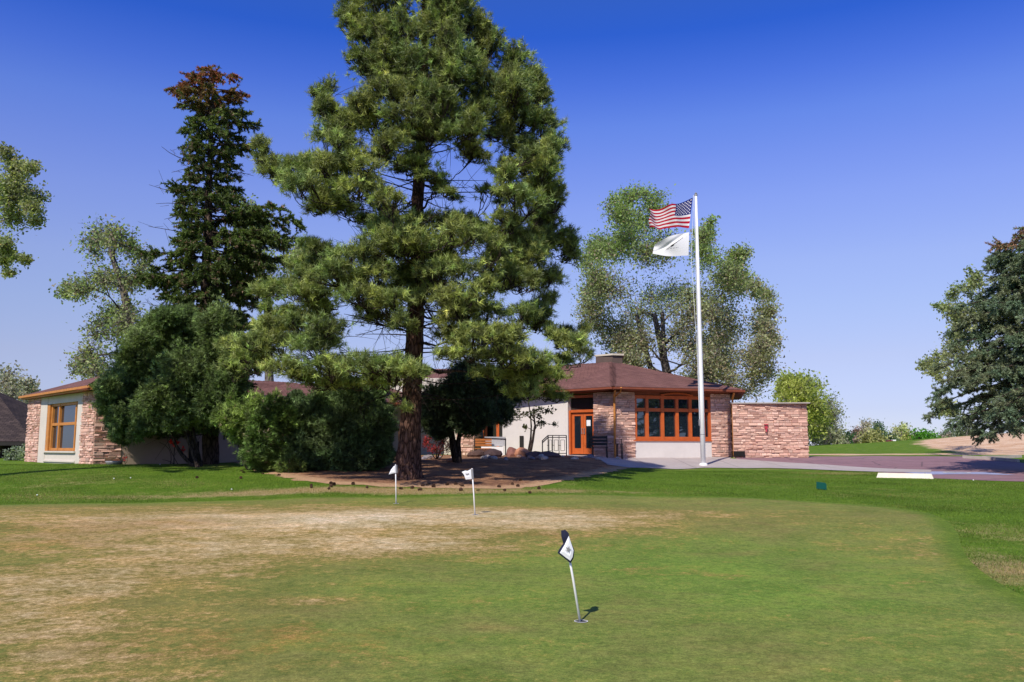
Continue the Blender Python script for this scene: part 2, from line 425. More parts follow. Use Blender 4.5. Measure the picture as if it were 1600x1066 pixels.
# smooth the far edge
def chaikin(l, k=2):
    for _ in range(k):
        o = [l[0]]
        for a, b in zip(l, l[1:]): o += [(a[0] * .75 + b[0] * .25, a[1] * .75 + b[1] * .25), (a[0] * .25 + b[0] * .75, a[1] * .25 + b[1] * .75)]
        o.append(l[-1]); l = o
    return l
green_poly = chaikin(edge_green) + [(9, 3), (9, -6), (-22, -6), (-22, edge_green[0][1])]
def green_mat():
    m, n, b = newmat('putting green turf')
    dry = attr(n, 'dry').outputs['Fac']; fresh = attr(n, 'fresh').outputs['Fac']; rust = attr(n, 'rust').outputs['Fac']; trk = attr(n, 'track').outputs['Fac']
    n1 = noise(n, .55, 7, .62, stretch=(.8, 1.0, 1)); n2 = noise(n, 2.6, 7, .68, stretch=(.75, 1, 1)); n3 = noise(n, 11, 6, .78); n35 = noise(n, 34, 4, .8); n4 = noise(n, 75, 4, .8); n5 = noise(n, 260, 2, .8)
    c0 = lambda v: mathn(n, 'SUBTRACT', v, .5)
    grn = ramp(n, mathn(n, 'ADD', fresh, mathn(n, 'ADD', mathn(n, 'MULTIPLY', c0(n2), 1.0), mathn(n, 'MULTIPLY', c0(n1), 1.5))), [(.15, (.215, .185, .062)), (.5, (.172, .200, .050)), (.85, (.140, .226, .038))])
    s = mathn(n, 'ADD', dry, mathn(n, 'ADD', mathn(n, 'MULTIPLY', c0(n1), 1.0), mathn(n, 'ADD', mathn(n, 'MULTIPLY', c0(n2), 1.15), mathn(n, 'ADD', mathn(n, 'MULTIPLY', c0(n3), 1.1), mathn(n, 'MULTIPLY', c0(n4), .65)))))
    dcol = ramp(n, mathn(n, 'MULTIPLY', s, .8), [(.10, (.195, .170, .045)), (.26, (.27, .195, .06)), (.42, (.38, .28, .13)), (.62, (.49, .385, .23)), (.9, (.63, .54, .41))])
    f = ramp(n, s, [(.06, (0, 0, 0)), (.42, (1, 1, 1))])
    c = mixc(n, f, grn, dcol)
    ed = attr(n, 'edge').outputs['Fac']; em_ = ramp(n, mathn(n, 'ADD', ed, mathn(n, 'MULTIPLY', c0(n2), .5)), [(.25, (0, 0, 0)), (.85, (.9, .9, .9))]); c = mixc(n, em_, c, (.10, .165, .02))
    rs = ramp(n, mathn(n, 'ADD', rust, mathn(n, 'ADD', c0(n2), mathn(n, 'MULTIPLY', c0(n3), .5))), [(.25, (0, 0, 0)), (.75, (.6, .6, .6))])
    c = mixc(n, rs, c, (.27, .125, .04))
    c = mixc(n, mathn(n, 'MULTIPLY', trk, .35), c, (.22, .22, .06))
    sp1 = ramp(n, noise(n, 55, 2, .5), [(.70, (0, 0, 0)), (.76, (.6, .6, .6))]); c = mixc(n, sp1, c, (.42, .42, .16))
    c = mixc(n, .75, c, ramp(n, noise(n, 1.4, 7, .72, stretch=(.7, 1, 1)), [(.34, (.72, .78, .66)), (.5, (1, 1, 1)), (.66, (1.32, 1.18, 1.12))]), 'MULTIPLY')
    c = mixc(n, 1, c, ramp(n, n35, [(.3, (.66, .66, .66)), (.7, (1.36, 1.36, 1.36))]), 'MULTIPLY')
    k = ramp(n, n3, [(.32, (.60, .63, .58)), (.68, (1.46, 1.40, 1.34))]); k2 = ramp(n, n4, [(.28, (.62, .62, .62)), (.72, (1.4, 1.4, 1.4))]); k3 = ramp(n, n5, [(.3, (.72, .72, .72)), (.7, (1.28, 1.28, 1.28))])
    c = mixc(n, 1, mixc(n, 1, mixc(n, .85, c, k, 'MULTIPLY'), k2, 'MULTIPLY'), k3, 'MULTIPLY')
    n.links.new(c, b.inputs['Base Color']); b.inputs['Roughness'].default_value = .9; b.inputs['Specular IOR Level'].default_value = .08
    bump(n, b, mathn(n, 'ADD', mathn(n, 'ADD', n3, n4), n5), .55, .009)
    return m
M['pgreen'] = green_mat()
g_dry = blobs_fn([(620, 808, 7, 1.5, .75), (760, 812, 2.6, 1.6, .35), (400, 830, 4.5, 2.4, .62), (200, 800, 6, 2.0, .40), (40, 795, 5, .8, .35), (60, 925, 1.9, 1.3, .62), (200, 900, 2.0, 1.3, .42),
                  (20, 990, 1.2, .7, .45), (250, 1000, 1.0, .5, .25), (480, 940, .7, .35, .35), (500, 860, 2.2, 1.2, .50), (700, 850, 2.0, .8, .28), (860, 800, 3.0, .9, .38), (140, 1040, 1.4, .6, .26), (330, 1050, 1.0, .5, .22), (60, 1060, 1.2, .6, .22), (100, 970, 1.6, .9, .22), (380, 960, 1.2, .6, .25),
                  (960, 830, 1.5, .8, .22), (1370, 850, 1.2, 1.0, .20), (1500, 880, .6, 1.2, .28), (1180, 905, .3, .5, .0), (100, 850, 3, 2, .22), (580, 1040, .4, .15, .22), (530, 940, .35, .12, .3), (1250, 800, 3, .5, .10),(1570,1040,.5,.6,.15)])
g_fresh = blobs_fn([(1150, 900, 2.5, 1.6, .30), (1250, 940, 1.2, .6, .30), (1000, 1020, 2.0, 1.2, .12), (700, 930, 1.6, 1.2, .15), (1000, 860, 3, 1.5, .12), (1150, 850, 3, 2, .12), (1450, 1000, 1, 1, .1)])
g_rust = blobs_fn([(180, 1040, 1.5, .8, .14), (250, 930, 1.2, .8, .14), (350, 1000, 1.4, .8, .08), (40, 860, 2, 1.2, .25), (500, 880, 1.6, .8, .18), (120, 830, 3.0, 1.6, .34), (300, 815, 3, 1.0, .26), (450, 1000, 1.0, .7, .22), (600, 1000, .8, .4, .16), (850, 835, 1.4, .9, .36), (150, 1000, 1.2, .6, .2), (830, 1044, .15, .1, .5), (960, 790, 3, .6, .25), (900, 985, .5, .3, .0), (1000, 1040, .8, .2, .15)])
tp = [hit(a, b_) for a, b_ in ((1312, 795), (1290, 840), (1283, 880), (1310, 930), (1300, 985), (1270, 1020), (1220, 1066))]
def g_track(x, y):
    d = np.full(x.shape, 9.0)
    for a, b_ in zip(tp, tp[1:]):
        vx, vy = b_.x - a.x, b_.y - a.y; t = np.clip(((x - a.x) * vx + (y - a.y) * vy) / (vx * vx + vy * vy), 0, 1)
        d = np.minimum(d, np.hypot(x - a.x - t * vx, y - a.y - t * vy))
    return np.exp(-(d / .09) ** 2)
_eg = chaikin(edge_green)
def g_edge(x, y):
    d = np.full(x.shape, 9.0)
    for a, b_ in zip(_eg, _eg[1:]):
        vx, vy = b_[0] - a[0], b_[1] - a[1]; t = np.clip(((x - a[0]) * vx + (y - a[1]) * vy) / (vx * vx + vy * vy), 0, 1)
        d = np.minimum(d, np.hypot(x - a[0] - t * vx, y - a[1] - t * vy))
    return np.exp(-(d / .35) ** 2)
green = sheet('putting_green', green_poly, .012, .22, M['pgreen'], {'dry': lambda x, y: g_dry(x, y) * .57 - .0, 'fresh': lambda x, y: g_fresh(x, y) + .48, 'rust': g_rust, 'track': g_track, 'edge': g_edge}, .2)
tag(green, 'closely mown putting green with brown and straw coloured patches', 'green', kind='structure')

# --- planting bed, walk, road
def soil_mat():
    m, n, b = newmat('pine straw and soil')
    a = noise(n, 1.2, 6, .65); f_ = noise(n, 26, 5, .8); v = noise(n, 6, 6, .7)
    c = ramp(n, mathn(n, 'ADD', mathn(n, 'MULTIPLY', a, .5), mathn(n, 'MULTIPLY', v, .5)), [(.32, (.12, .06, .04)), (.44, (.22, .115, .07)), (.55, (.36, .19, .105)), (.70, (.52, .34, .20))])
    rm_ = attr(n, 'rim').outputs['Fac']; rf_ = ramp(n, mathn(n, 'ADD', rm_, mathn(n, 'SUBTRACT', v, .5)), [(.35, (0, 0, 0)), (.8, (.85, .85, .85))]); c = mixc(n, rf_, c, (.60, .38, .22))
    c = mixc(n, 1, c, ramp(n, f_, [(.3, (.5, .5, .5)), (.7, (1.5, 1.5, 1.5))]), 'MULTIPLY')
    n.links.new(c, b.inputs['Base Color']); b.inputs['Roughness'].default_value = .95; b.inputs['Specular IOR Level'].default_value = .05
    bump(n, b, mathn(n, 'ADD', f_, v), .9, .05)
    return m
M['soil'] = soil_mat()
def jag(l, amp, step=.5):
    """make a hand-raked edge from a polyline of points"""
    out = []
    for a, b in zip(l, l[1:]):
        d = math.hypot(b[0] - a[0], b[1] - a[1]); n = max(1, int(d / step))
        for k in range(n):
            t = k / n; out.append((a[0] + (b[0] - a[0]) * t + random.uniform(-amp, amp), a[1] + (b[1] - a[1]) * t + random.uniform(-amp, amp)))
    out.append(l[-1]); return out
def polydist(pl, x, y, w):
    d = np.full(x.shape, 9.0)
    for a, b_ in zip(pl, pl[1:]):
        vx, vy = b_[0] - a[0], b_[1] - a[1]; t = np.clip(((x - a[0]) * vx + (y - a[1]) * vy) / (vx * vx + vy * vy), 0, 1)
        d = np.minimum(d, np.hypot(x - a[0] - t * vx, y - a[1] - t * vy))
    return np.exp(-(d / w) ** 2)
bed_front = hp([(365, 723), (395, 734), (440, 746), (500, 756), (600, 761), (700, 763), (790, 765), (850, 759), (905, 749), (950, 739), (985, 732)])
bed = sheet('planting_bed', jag(chaikin(bed_front, 1), .17, .30) + [(5.2, 37.0), (2.4, 38.9), (-.5, 39.8), (-6, 40.5), (-10.5, 36.5), (-11.2, 33.5)], .008, .5, M['soil'], {'rim': lambda x, y: polydist(bed_front, x, y, .8)}, .3)
tag(bed, 'bed of orange brown pine straw and soil under the trees', 'planting bed', kind='structure')
def pave_mat(name, c1, c2, joint=None):
    m, n, b = newmat(name); t = noise(n, 1.2, 6, .7); f_ = noise(n, 45, 4, .8); s_ = noise(n, 5, 5, .7)
    c = ramp(n, mathn(n, 'ADD', mathn(n, 'MULTIPLY', t, .6), mathn(n, 'MULTIPLY', s_, .4)), [(.3, c1), (.7, c2)])
    c = mixc(n, 1, c, ramp(n, f_, [(.25, (.75, .75, .75)), (.75, (1.25, 1.25, 1.25))]), 'MULTIPLY')
    n.links.new(c, b.inputs['Base Color']); b.inputs['Roughness'].default_value = .85; bump(n, b, f_, .4, .01)
    return m
def pave_extra(m, kind):
    n = m.node_tree; b = n.nodes['Principled BSDF']; src = b.inputs['Base Color'].links[0].from_socket; tc = N(n, 'TexCoord')
    if kind == 'joint':
        br = N(n, 'TexBrick'); br.inputs['Scale'].default_value = 1; br.inputs['Brick Width'].default_value = 1.8; br.inputs['Row Height'].default_value = 1.8; br.offset = 0; br.inputs['Mortar Size'].default_value = .025; br.inputs['Mortar Smooth'].default_value = .3
        n.links.new(tc.outputs['Object'], br.inputs['Vector']); c = mixc(n, mathn(n, 'MULTIPLY', br.outputs['Fac'], .6), src, (.13, .11, .10))
    else:
        v = N(n, 'TexVoronoi'); v.feature = 'DISTANCE_TO_EDGE'; v.inputs['Scale'].default_value = .35
        w_ = mixc(n, .12, tc.outputs['Object'], noise(n, 1.5, 5, .7), 'LINEAR_LIGHT'); n.links.new(w_, v.inputs['Vector'])
        c = mixc(n, ramp(n, v.outputs['Distance'], [(.0, (.75, .75, .75)), (.014, (0, 0, 0))]), src, (.05, .035, .04)); c = mixc(n, ramp(n, noise(n, .25, 4, .6), [(.45, (0, 0, 0)), (.7, (.35, .35, .35))]), c, (.34, .22, .22))
    n.links.new(c, b.inputs['Base Color'])
M['concrete'] = pave_mat('pale concrete', (.36, .30, .28), (.48, .42, .40))
M['asphalt'] = pave_mat('plum grey asphalt', (.19, .10, .115), (.29, .165, .18))
pave_extra(M['concrete'], 'joint'); pave_extra(M['asphalt'], 'crack')
road = sheet('road', hp([(1150, 714.5), (1263, 713.5), (1350, 713), (1500, 713.5), (1545, 717.5), (1592, 723), (1700, 734), (1800, 745), (1800, 763), (1600, 753), (1460, 748), (1400, 741)]) + hp([(1300, 731), (1200, 725), (1150, 719)]), .010, .5, M['asphalt'], None, .4)
tag(road, 'plum grey asphalt drive and parking area right of the clubhouse', 'road', kind='structure')
walkp = hp([(950, 727), (985, 731.5), (1100, 731.5), (1200, 732), (1300, 735.5), (1372, 738), (1455, 739), (1455, 735), (1300, 727.5), (1200, 721.5), (1140, 717)])
walk = sheet('pavement', walkp + [(10.3, 40.2), (4.7, 38.5), (2.6, 40.0), (1.9, 39.4), (3.6, 36.5)], .020, .5, M['concrete'], None, .4)
tag(walk, 'pale concrete pavement in front of the clubhouse entrance', 'pavement', kind='structure')

# ------------------------------------------------------------------ building helpers
STONES = [tuple(min(.8,x*k) for x,k in zip(c,(1.22,1.28,1.34))) for c in [(.46, .25, .17), (.52, .31, .22), (.40, .21, .15), (.56, .38, .28), (.36, .17, .12), (.50, .28, .20), (.52, .33, .25), (.33, .20, .16), (.44, .26, .20), (.54, .33, .24)]]
def stone_face(mb, A, B, zlo, zhi, out):
    """courses of separate ledge stones on the vertical face from A to B (plan points), standing proud along out"""
    A = Vector((A[0], A[1], 0)); B = Vector((B[0], B[1], 0)); L = (B - A).length; d = (B - A) / L; out = Vector((out[0], out[1], 0)).normalized()
    z = zlo
    while z < zhi - .01:
        h = random.choice((.05, .07, .08, .10, .13)); h = min(h, zhi - z)
        t = -.0
        while t < L - .01:
            w = min(random.uniform(.09, .42), L - t)
            if L - t - w < .08: w = L - t
            pr = random.uniform(.012, .050); c = random.choice(STONES); c = tuple(x * .5 + y * .5 for x, y in zip(c, (.70, .45, .36))); k = random.uniform(.86, 1.16); c = tuple(x * k for x in c)
            gap = .008
            o = A + d * (t + gap * .5) + Vector((0, 0, z + random.uniform(0, .004)))
            # slightly tilted faces so each stone catches the sun its own way
            i = len(mb.v); tl = random.uniform(-.015, .015); tr = random.uniform(-.015, .015); bt = random.uniform(-.02, .02)
            w2 = w - gap; h2 = h - gap
            for (a, b_, e_) in ((0, 0, -.03), (w2, 0, -.03), (w2, h2, -.03), (0, h2, -.03), (.006, .004, pr + tl + bt), (w2 - .006, .004, pr + tr + bt), (w2 - .006, h2 - .006, pr + tr - bt), (.006, h2 - .006, pr + tl - bt)):
                mb.v.append(tuple(o + d * a + out * max(e_, .004 if e_ > 0 else e_) + Vector((0, 0, b_))))
            for f in ((4, 5, 6, 7), (0, 1, 5, 4), (1, 2, 6, 5), (2, 3, 7, 6), (3, 0, 4, 7)):
                mb.f.append(tuple(i + a for a in f)); mb.c.append(c); mb.uv.append(None)
            t += w
        z += h
    # dark joint backing
    mb.face([A + Vector((0, 0, zlo)), B + Vector((0, 0, zlo)), B + Vector((0, 0, zhi)), A + Vector((0, 0, zhi))], (.36, .23, .18))
def line_px(A, B, px):
    """distance along the plan line A->B where the photo column px meets it"""
    u = (px - CX) / F / cp
    A = Vector(A[:2]); B = Vector(B[:2]); d = (B - A).normalized()
    return (u * A.y - A.x) / (d.x - u * d.y)
def slab(mb, A, B, t0, t1, z0, z1, d0, d1):
    """box on a wall line: from t0 to t1 along, z0..z1, from depth d0 to d1 outwards"""
    A3 = Vector((A[0], A[1], 0)); d = (Vector((B[0], B[1], 0)) - A3).normalized(); o = Vector((d.y, -d.x, 0))
    if o.y > 0: o = -o
    mb.box(A3 + d * t0 + o * d0 + Vector((0, 0, z0)), d * (t1 - t0), o * (d1 - d0), Vector((0, 0, z1 - z0)))
def outn(A, B):
    d = (Vector(B[:2]) - Vector(A[:2])).normalized(); o = Vector((d.y, -d.x)); return o if o.y < 0 else -o
def roofplane(mb, pts):
    """planar polygon with eave edge first: pts[0]->pts[1] is the eave"""
    a = Vector(pts[0]); b = Vector(pts[1]); e = (b - a).normalized(); nrm = e.cross(Vector(pts[2]) - a).normalized(); u = nrm.cross(e)
    mb.face(pts, (1, 1, 1), [((Vector(p) - a).dot(e), (Vector(p) - a).dot(u)) for p in pts])
def pier(name, parent, pts, z0, z1):
    """stone pier: faces along consecutive plan points"""
    mb = MB()
    for a, b in zip(pts, pts[1:]): stone_face(mb, a, b, z0, z1, outn(a, b) if True else None)
    return mb.build(name, M['stone'], parent)

club = thing('clubhouse', (0, 41, 1.2), 'low brown roofed golf clubhouse with stone piers and orange framed windows', 'building')
gz = .6   # walls start below grade
# ---- right pavilion
B = (4.61, 38.2); C = (10.2, 40.02); D = (2.50, 39.78); E = (-.45, 40.5)
EZ = 4.22
wt = MB(); wt2 = MB()
tW0 = line_px(B, C, 990); tW1 = line_px(B, C, 1107); LBC = (Vector(C) - Vector(B)).length
def ptl(A, B_, t): A = Vector(A); d = (Vector(B_) - A).normalized(); return tuple(A + d * t)
zs = zof(688, 39); zt_ = zof(621, 39)
pier('stone_pier', club, [ptl(B, C, tW0), B, ptl(B, D, line_px(B, D, 926))], gz, EZ - .12)
# return the pier into the window and door reveals
pier('stone_pier', club, [ptl(B, C, tW1), C, (C[0] + .2, C[1] + .9)], gz, EZ - .12)
slab(wt, B, C, tW0 - .02, tW1 + .02, gz, zs - .03, -.2, .0); wt.build('stucco_wall', M['stucco_white'], club)
mb = MB(); slab(mb, B, C, tW0 - .05, tW1 + .05, zt_ + .10, EZ - .1, -.25, -.02); slab(mb, B, C, 0.02, LBC - .02, EZ - .14, EZ + .1, -.25, .04)
slab(mb, B, D, 0.02, 2.6, EZ - .14, EZ + .1, -.25, .04); mb.build('fascia_board', M['soffit'], club)
# window
def window(parent, A, B_, cols, rows, mw=.11, depth=.10, inset=-.12, mat='orange', sill=True, colsw=None, name='window'):
    """cols/rows: t and z positions of mullion centres (outer ones are the frame)"""
    m = MB()
    for i, t in enumerate(cols):
        w = mw * (1.0 if 0 < i < len(cols) - 1 else .9)
        slab(m, A, B_, t - w / 2, t + w / 2, rows[0] - mw / 2, rows[-1] + mw / 2, inset, inset + depth)
    for j, z in enumerate(rows):
        for a, b in zip(cols, cols[1:]):
            slab(m, A, B_, a + mw / 2 - .002, b - mw / 2 + .002, z - mw / 2, z + mw / 2, inset + .004, inset + depth - .012)
    fr = m.build(name, M[mat], parent, .006)
    for a, b in zip(cols, cols[1:]):
        for z0, z1 in zip(rows, rows[1:]):
            p = MB(); slab(p, A, B_, a + mw * .4, b - mw * .4, z0 + mw * .4, z1 - mw * .4, inset + .02, inset + .035); p.build('pane', M['glass'], fr)
    if sill:
        s_ = MB(); slab(s_, A, B_, cols[0] - mw, cols[-1] + mw, rows[0] - mw * .5 - .05, rows[0] - mw * .5, inset, .05); s_.build('sill', M[mat], fr)
    return fr
cols = [line_px(B, C, x) for x in (991, 1009, 1033, 1055.5, 1076, 1096, 1106)]
win = window(club, B, C, cols, [zs + .08, zof(641, 39.2), zt_], .15, .14, -.14, 'orange')
mb = MB()
tc0, tc1 = cols[2], cols[4]
for k in range(10):
    a = tc0 - .1 + (tc1 - tc0 + .2) * k / 10; b = tc0 - .1 + (tc1 - tc0 + .2) * (k + 1) / 10
    h = .10 * math.sin(math.pi * (k + .5) / 10)
    slab(mb, B, C, a, b, zt_ + .06 + h, zt_ + .12 + h, -.04, .10)
mb.build('window_head', M['orange'], win)
# white banner in the second pane
s_ = MB(); slab(s_, B, C, line_px(B, C, 1020), line_px(B, C, 1026.5), zs + .18, zof(659, 39.2), -.117, -.110)
bn = s_.build('banner', M['paper'], club); tag(bn, 'white upright banner with dark lettering inside the window')
s_ = MB(); t0, t1 = line_px(B, C, 1021.6), line_px(B, C, 1025)
zz = zs + .26
for k in range(9):
    w = random.uniform(.75, 1.0); slab(s_, B, C, t0, t0 + (t1 - t0) * w, zz + k * .075, zz + k * .075 + .045, -.109, -.106)
s_.build('lettering', M['navy'], bn)
s_ = MB(); a_ = line_px(B, C, 1044); slab(s_, B, C, a_, a_ + .16, zs + .2, zs + .52, -.119, -.111); s_.build('poster', M['honey'], club)
# downspouts
def downspout(pt, z0, z1):
    m = MB(); x, y = pt
    m.tube([(x, y - .35, z1), (x, y - .35, z1 - .08), (x, y, z1 - .35), (x, y, z0 + .12), (x + .02, y - .12, z0)], .05, 8)
    m.build('downspout', M['honey'], club)
downspout((B[0] - .05, B[1] - .14), 1.15, EZ); downspout((C[0] + .10, C[1] - .12), 1.15, EZ)
# door side
tD0 = line_px(B, D, 926.5); tD1 = line_px(B, D, 886); zd0 = 1.30; zd1 = zof(641, 39.4)
LBD = (Vector(D) - Vector(B)).length
m = MB()
slab(m, B, D, tD0, tD0 + .08, zd0, EZ - .2, -.35, -.12); slab(m, B, D, tD1 - .09, tD1, zd0, zd1, -.35, -.10)
slab(m, B, D, tD0 + .08, tD1 - .09, zd1 - .10, zd1 + .02, -.34, -.13); slab(m, B, D, tD0 + .08, tD1, EZ - .32, EZ - .2, -.34, -.13)
fr = m.build('door_frame', M['orange'], club)
tm = (tD0 + .08 + tD1 - .09) / 2
for a, b, sgn in ((tD0 + .085, tm - .005, 1), (tm + .005, tD1 - .095, -1)):
    m = MB(); z0, z1 = zd0 + .02, zd1 - .105; st = .13
    slab(m, B, D, a, a + st, z0, z1, -.28, -.22); slab(m, B, D, b - st, b, z0, z1, -.28, -.22)
    slab(m, B, D, a + st, b - st, z1 - .16, z1, -.28, -.222); slab(m, B, D, a + st, b - st, z0, z0 + .26, -.28, -.222)
    dr = m.build('door', M['orange'], club, .005)
    p = MB(); slab(p, B, D, a + st, b - st, z0 + .26, z1 - .16, -.262, -.25); p.build('pane', M['glass'], dr)
    h = MB(); th = (b - .06) if sgn > 0 else (a + .06)
    slab(h, B, D, th - .012, th + .012, z0 + .95, z0 + 1.15, -.19, -.17); slab(h, B, D, th - .02, th + .02, z0 + .92, z0 + .97, -.22, -.17); slab(h, B, D, th - .02, th + .02, z0 + 1.13, z0 + 1.18, -.22, -.17)
    h.build('handle', M['grey'], dr)
    if sgn > 0:
        n_ = MB(); slab(n_, B, D, a + st + .12, a + st + .33, z0 + 1.28, z0 + 1.55, -.249, -.244); n_.build('notice', M['paper'], dr)
p = MB(); slab(p, B, D, tD0 + .08, tD1 - .002, zd1 + .02, EZ - .32, -.30, -.285); p.build('transom_pane', M['dark'], club); p = MB(); slab(p, B, D, tD1 - .004, LBD + .02, gz, EZ - .1, -.45, -.01); p.build('door_jamb', M['stucco_white'], club)  # transom glass coloured near black, its shade painted in
# white wall D-E and returns
m = MB(); LDE = (Vector(E) - Vector(D)).length
slab(m, D, E, .0, LDE, gz, EZ + .02, -.25, 0); m.build('stucco_wall', M['stucco_white'], club)
m = MB(); m.box((E[0] - .0, E[1] + .1, gz), (.25, 0, 0), (0, 2.6, 0), (0, 0, EZ - gz)); m.box((-9.0, 43.0, gz), (8.6, 0, 0), (0, .2, 0), (0, 0, 5.1 - gz)); m.build('stucco_wall', M['stucco'], club)
m = MB(); bx = P(777.5, 690, 41.0); m.box((bx.x - .06, 41.0, gz), (.13, 0, 0), (0, .13, 0), (0, 0, 3.3)); bx = P(758, 690, 42.6)
m.box((bx.x - .1, 42.6, gz), (.2, 0, 0), (0, .15, 0), (0, 0, 3.3)); m.build('timber_post', M['orange'], club)
m = MB(); bx = P(797, 690, 40.4); dx = P(816, 690, 40.2); slab(m, D, E, line_px(D, E, 818), line_px(D, E, 812), 1.25, zof(681, 40), .005, .05); m.build('electrical_panel', M['dark'], club)
pa = P(713, 700, 41.4); pb = P(739, 700, 41.2)
pier('stone_pier', club, [(pa.x, 41.4), (pb.x, 41.2), (pb.x + .3, 42.2)], gz, 3.7)
m = MB(); a_ = P(741, 700, 42.4); b_ = P(770, 700, 42.4)
m.box((a_.x, 42.75, 1.9), (b_.x - a_.x, 0, 0), (0, .03, 0), (0, 0, 1.5)); m.build('window_pane', M['glass'], club)
# roof of right pavilion
OV = .75
def off(Pt, dx, dy): return (Pt[0] + dx, Pt[1] + dy)
eB = P(958, 604.5, 37.45); eC = P(1161, 608.5, 39.6); EZ2 = (eB.z + eC.z) / 2
eB = Vector((eB.x, eB.y, EZ2)); eC = Vector((eC.x, eC.y, EZ2)); eD = Vector((P(884, 610, 39.2).x, 39.4, EZ2)); eE = Vector((-2.2, 40.1, EZ2))
eC2 = Vector((12.1, 45.5, EZ2)); eC3 = Vector((8.8, 50.5, EZ2)); ap = P(956, 566.5, 43.0); ap2 = P(972, 567, 43.6); apL = Vector((-1.5, 45.6, ap.z - .15))
ap2 = Vector((ap2.x, ap2.y, ap.z)); 
m = MB()
roofplane(m, [eB, eC, ap2, ap]); roofplane(m, [eD, eB, ap]); roofplane(m, [eE, eD, ap, apL]); roofplane(m, [eC, eC2, ap2]); roofplane(m, [eC2, eC3, ap2]); roofplane(m, [eC3, Vector((-2, 51, EZ2)), apL, ap2])
rf = m.build('roof', M['roof'], club)
def ridge(pts, w=.16):
    for a, b in zip(pts, pts[1:]):
        a = Vector(a); b = Vector(b); n_ = max(2, int((b - a).length / .24)); d = (b - a) / n_; sd_ = d.cross(Vector((0, 0, 1))).normalized() * w
        for k in range(n_):
            s0 = a + d * k; s1 = s0 + d * 1.06; up = Vector((0, 0, .035)); up2 = Vector((0, 0, .015))
            c_ = [s0 + up, s1 + up2]
            rc.face([s0 - sd_ + Vector((0, 0, -.035)), s1 - sd_ + Vector((0, 0, -.05)), c_[1], c_[0]], (1, 1, 1), [(0, k * .3), (.3, k * .3), (.3, k * .3 + .1), (0, k * .3 + .1)])
            rc.face([c_[0], c_[1], s1 + sd_ + Vector((0, 0, -.05)), s0 + sd_ + Vector((0, 0, -.035))], (1, 1, 1), [(0, k * .3), (.3, k * .3), (.3, k * .3 + .1), (0, k * .3 + .1)])
rc = MB(); ridge([eB, ap, apL]); rc.build('ridge_cap', M['roof'], rf); rc = MB(); ridge([eC, ap2]); rc.build('ridge_cap', M['roof'], rf)
def eave(pts, h=.16, mat='soffit', gut='soffit', depth=1.0, name='eave', inner=None):
    """fascia strip + gutter lip along the eave polyline, with a soffit running inwards"""
    m = MB()
    for a, b in zip(pts, pts[1:]):
        a = Vector(a); b = Vector(b); d = (b - a).normalized(); o = Vector((d.y, -d.x, 0)); o = o if o.y < 0 else -o
        a_ = a; b_ = b
        m.box(a_ + Vector((0, 0, -h)) - o * .06, b_ - a_, o * .05, Vector((0, 0, h - .012)))
        m.box(a_ + Vector((0, 0, -.11)) - o * .004, b_ - a_, o * .10, Vector((0, 0, .085)))
    f = m.build('fascia', M[mat], rf)
    s_ = MB()
    for a, b in zip(pts, pts[1:]):
        a = Vector(a); b = Vector(b); d = (b - a).normalized(); o = Vector((d.y, -d.x, 0)); o = o if o.y < 0 else -o
        s_.box(a - o * .07 + Vector((0, 0, -h + .01)), b - a, -o * depth, Vector((0, 0, .03)))
    s_.build('soffit', M['soffit'], rf)
eave([eE, eD, eB, eC, eC2], .15, 'soffit')
m = MB(); m.tube([eB + Vector((.35, .0, -.05)), eB + Vector((.35, .25, -.22)), eB + Vector((.12, .75, -.45))], .035, 6); m.build('gutter_elbow', M['honey'], rf)
# roof-top unit
cu = MB(); a_ = P(932, 560, 44.2); b_ = P(973, 560, 44.0); zc = zof(555.5, 44)
cu.box((a_.x, 44.6, 5.0), (.8, -.6, 0), (.6, .9, 0), (0, 0, zc - 5.0)); cu.box((a_.x + .8, 44.0, 5.0), (b_.x - a_.x - .8, .15, 0), (.2, 1.4, 0), (0, 0, zc - 5.0))
ch = cu.build('chimney', M['brownbox'], rf)
cu = MB(); cu.box((a_.x - .06, 44.62, zc + .003), (.86, -.72, 0), (.65, 1.0, 0), (0, 0, .09)); cu.box((a_.x + .80, 43.9, zc + .003), (b_.x - a_.x - .72, .17, 0), (.2, 1.6, 0), (0, 0, .09)); cu.build('chimney_cap', M['tan'], ch)
# ---- central raised block
zr = zof(576, 45.5); ze = zof(591, 44.4)
m = MB(); x0 = P(560, 590, 44.4).x; x1 = P(800, 590, 44.4).x
roofplane(m, [(x0, 44.4, ze), (x1, 44.4, ze), (x1 - .5, 47.0, zr + .12), (x0 + .5, 47.0, zr + .12)])
r2 = m.build('roof', M['roof'], club); rf = r2
eave([(x0, 44.4, ze), (x1, 44.4, ze)], .18, 'honey')
m = MB(); m.box((x0 + .3, 45.0, 3.5), (x1 - x0 - .6, 0, 0), (0, .2, 0), (0, 0, ze - 3.6)); m.build('upper_wall', M['cedar'], club)
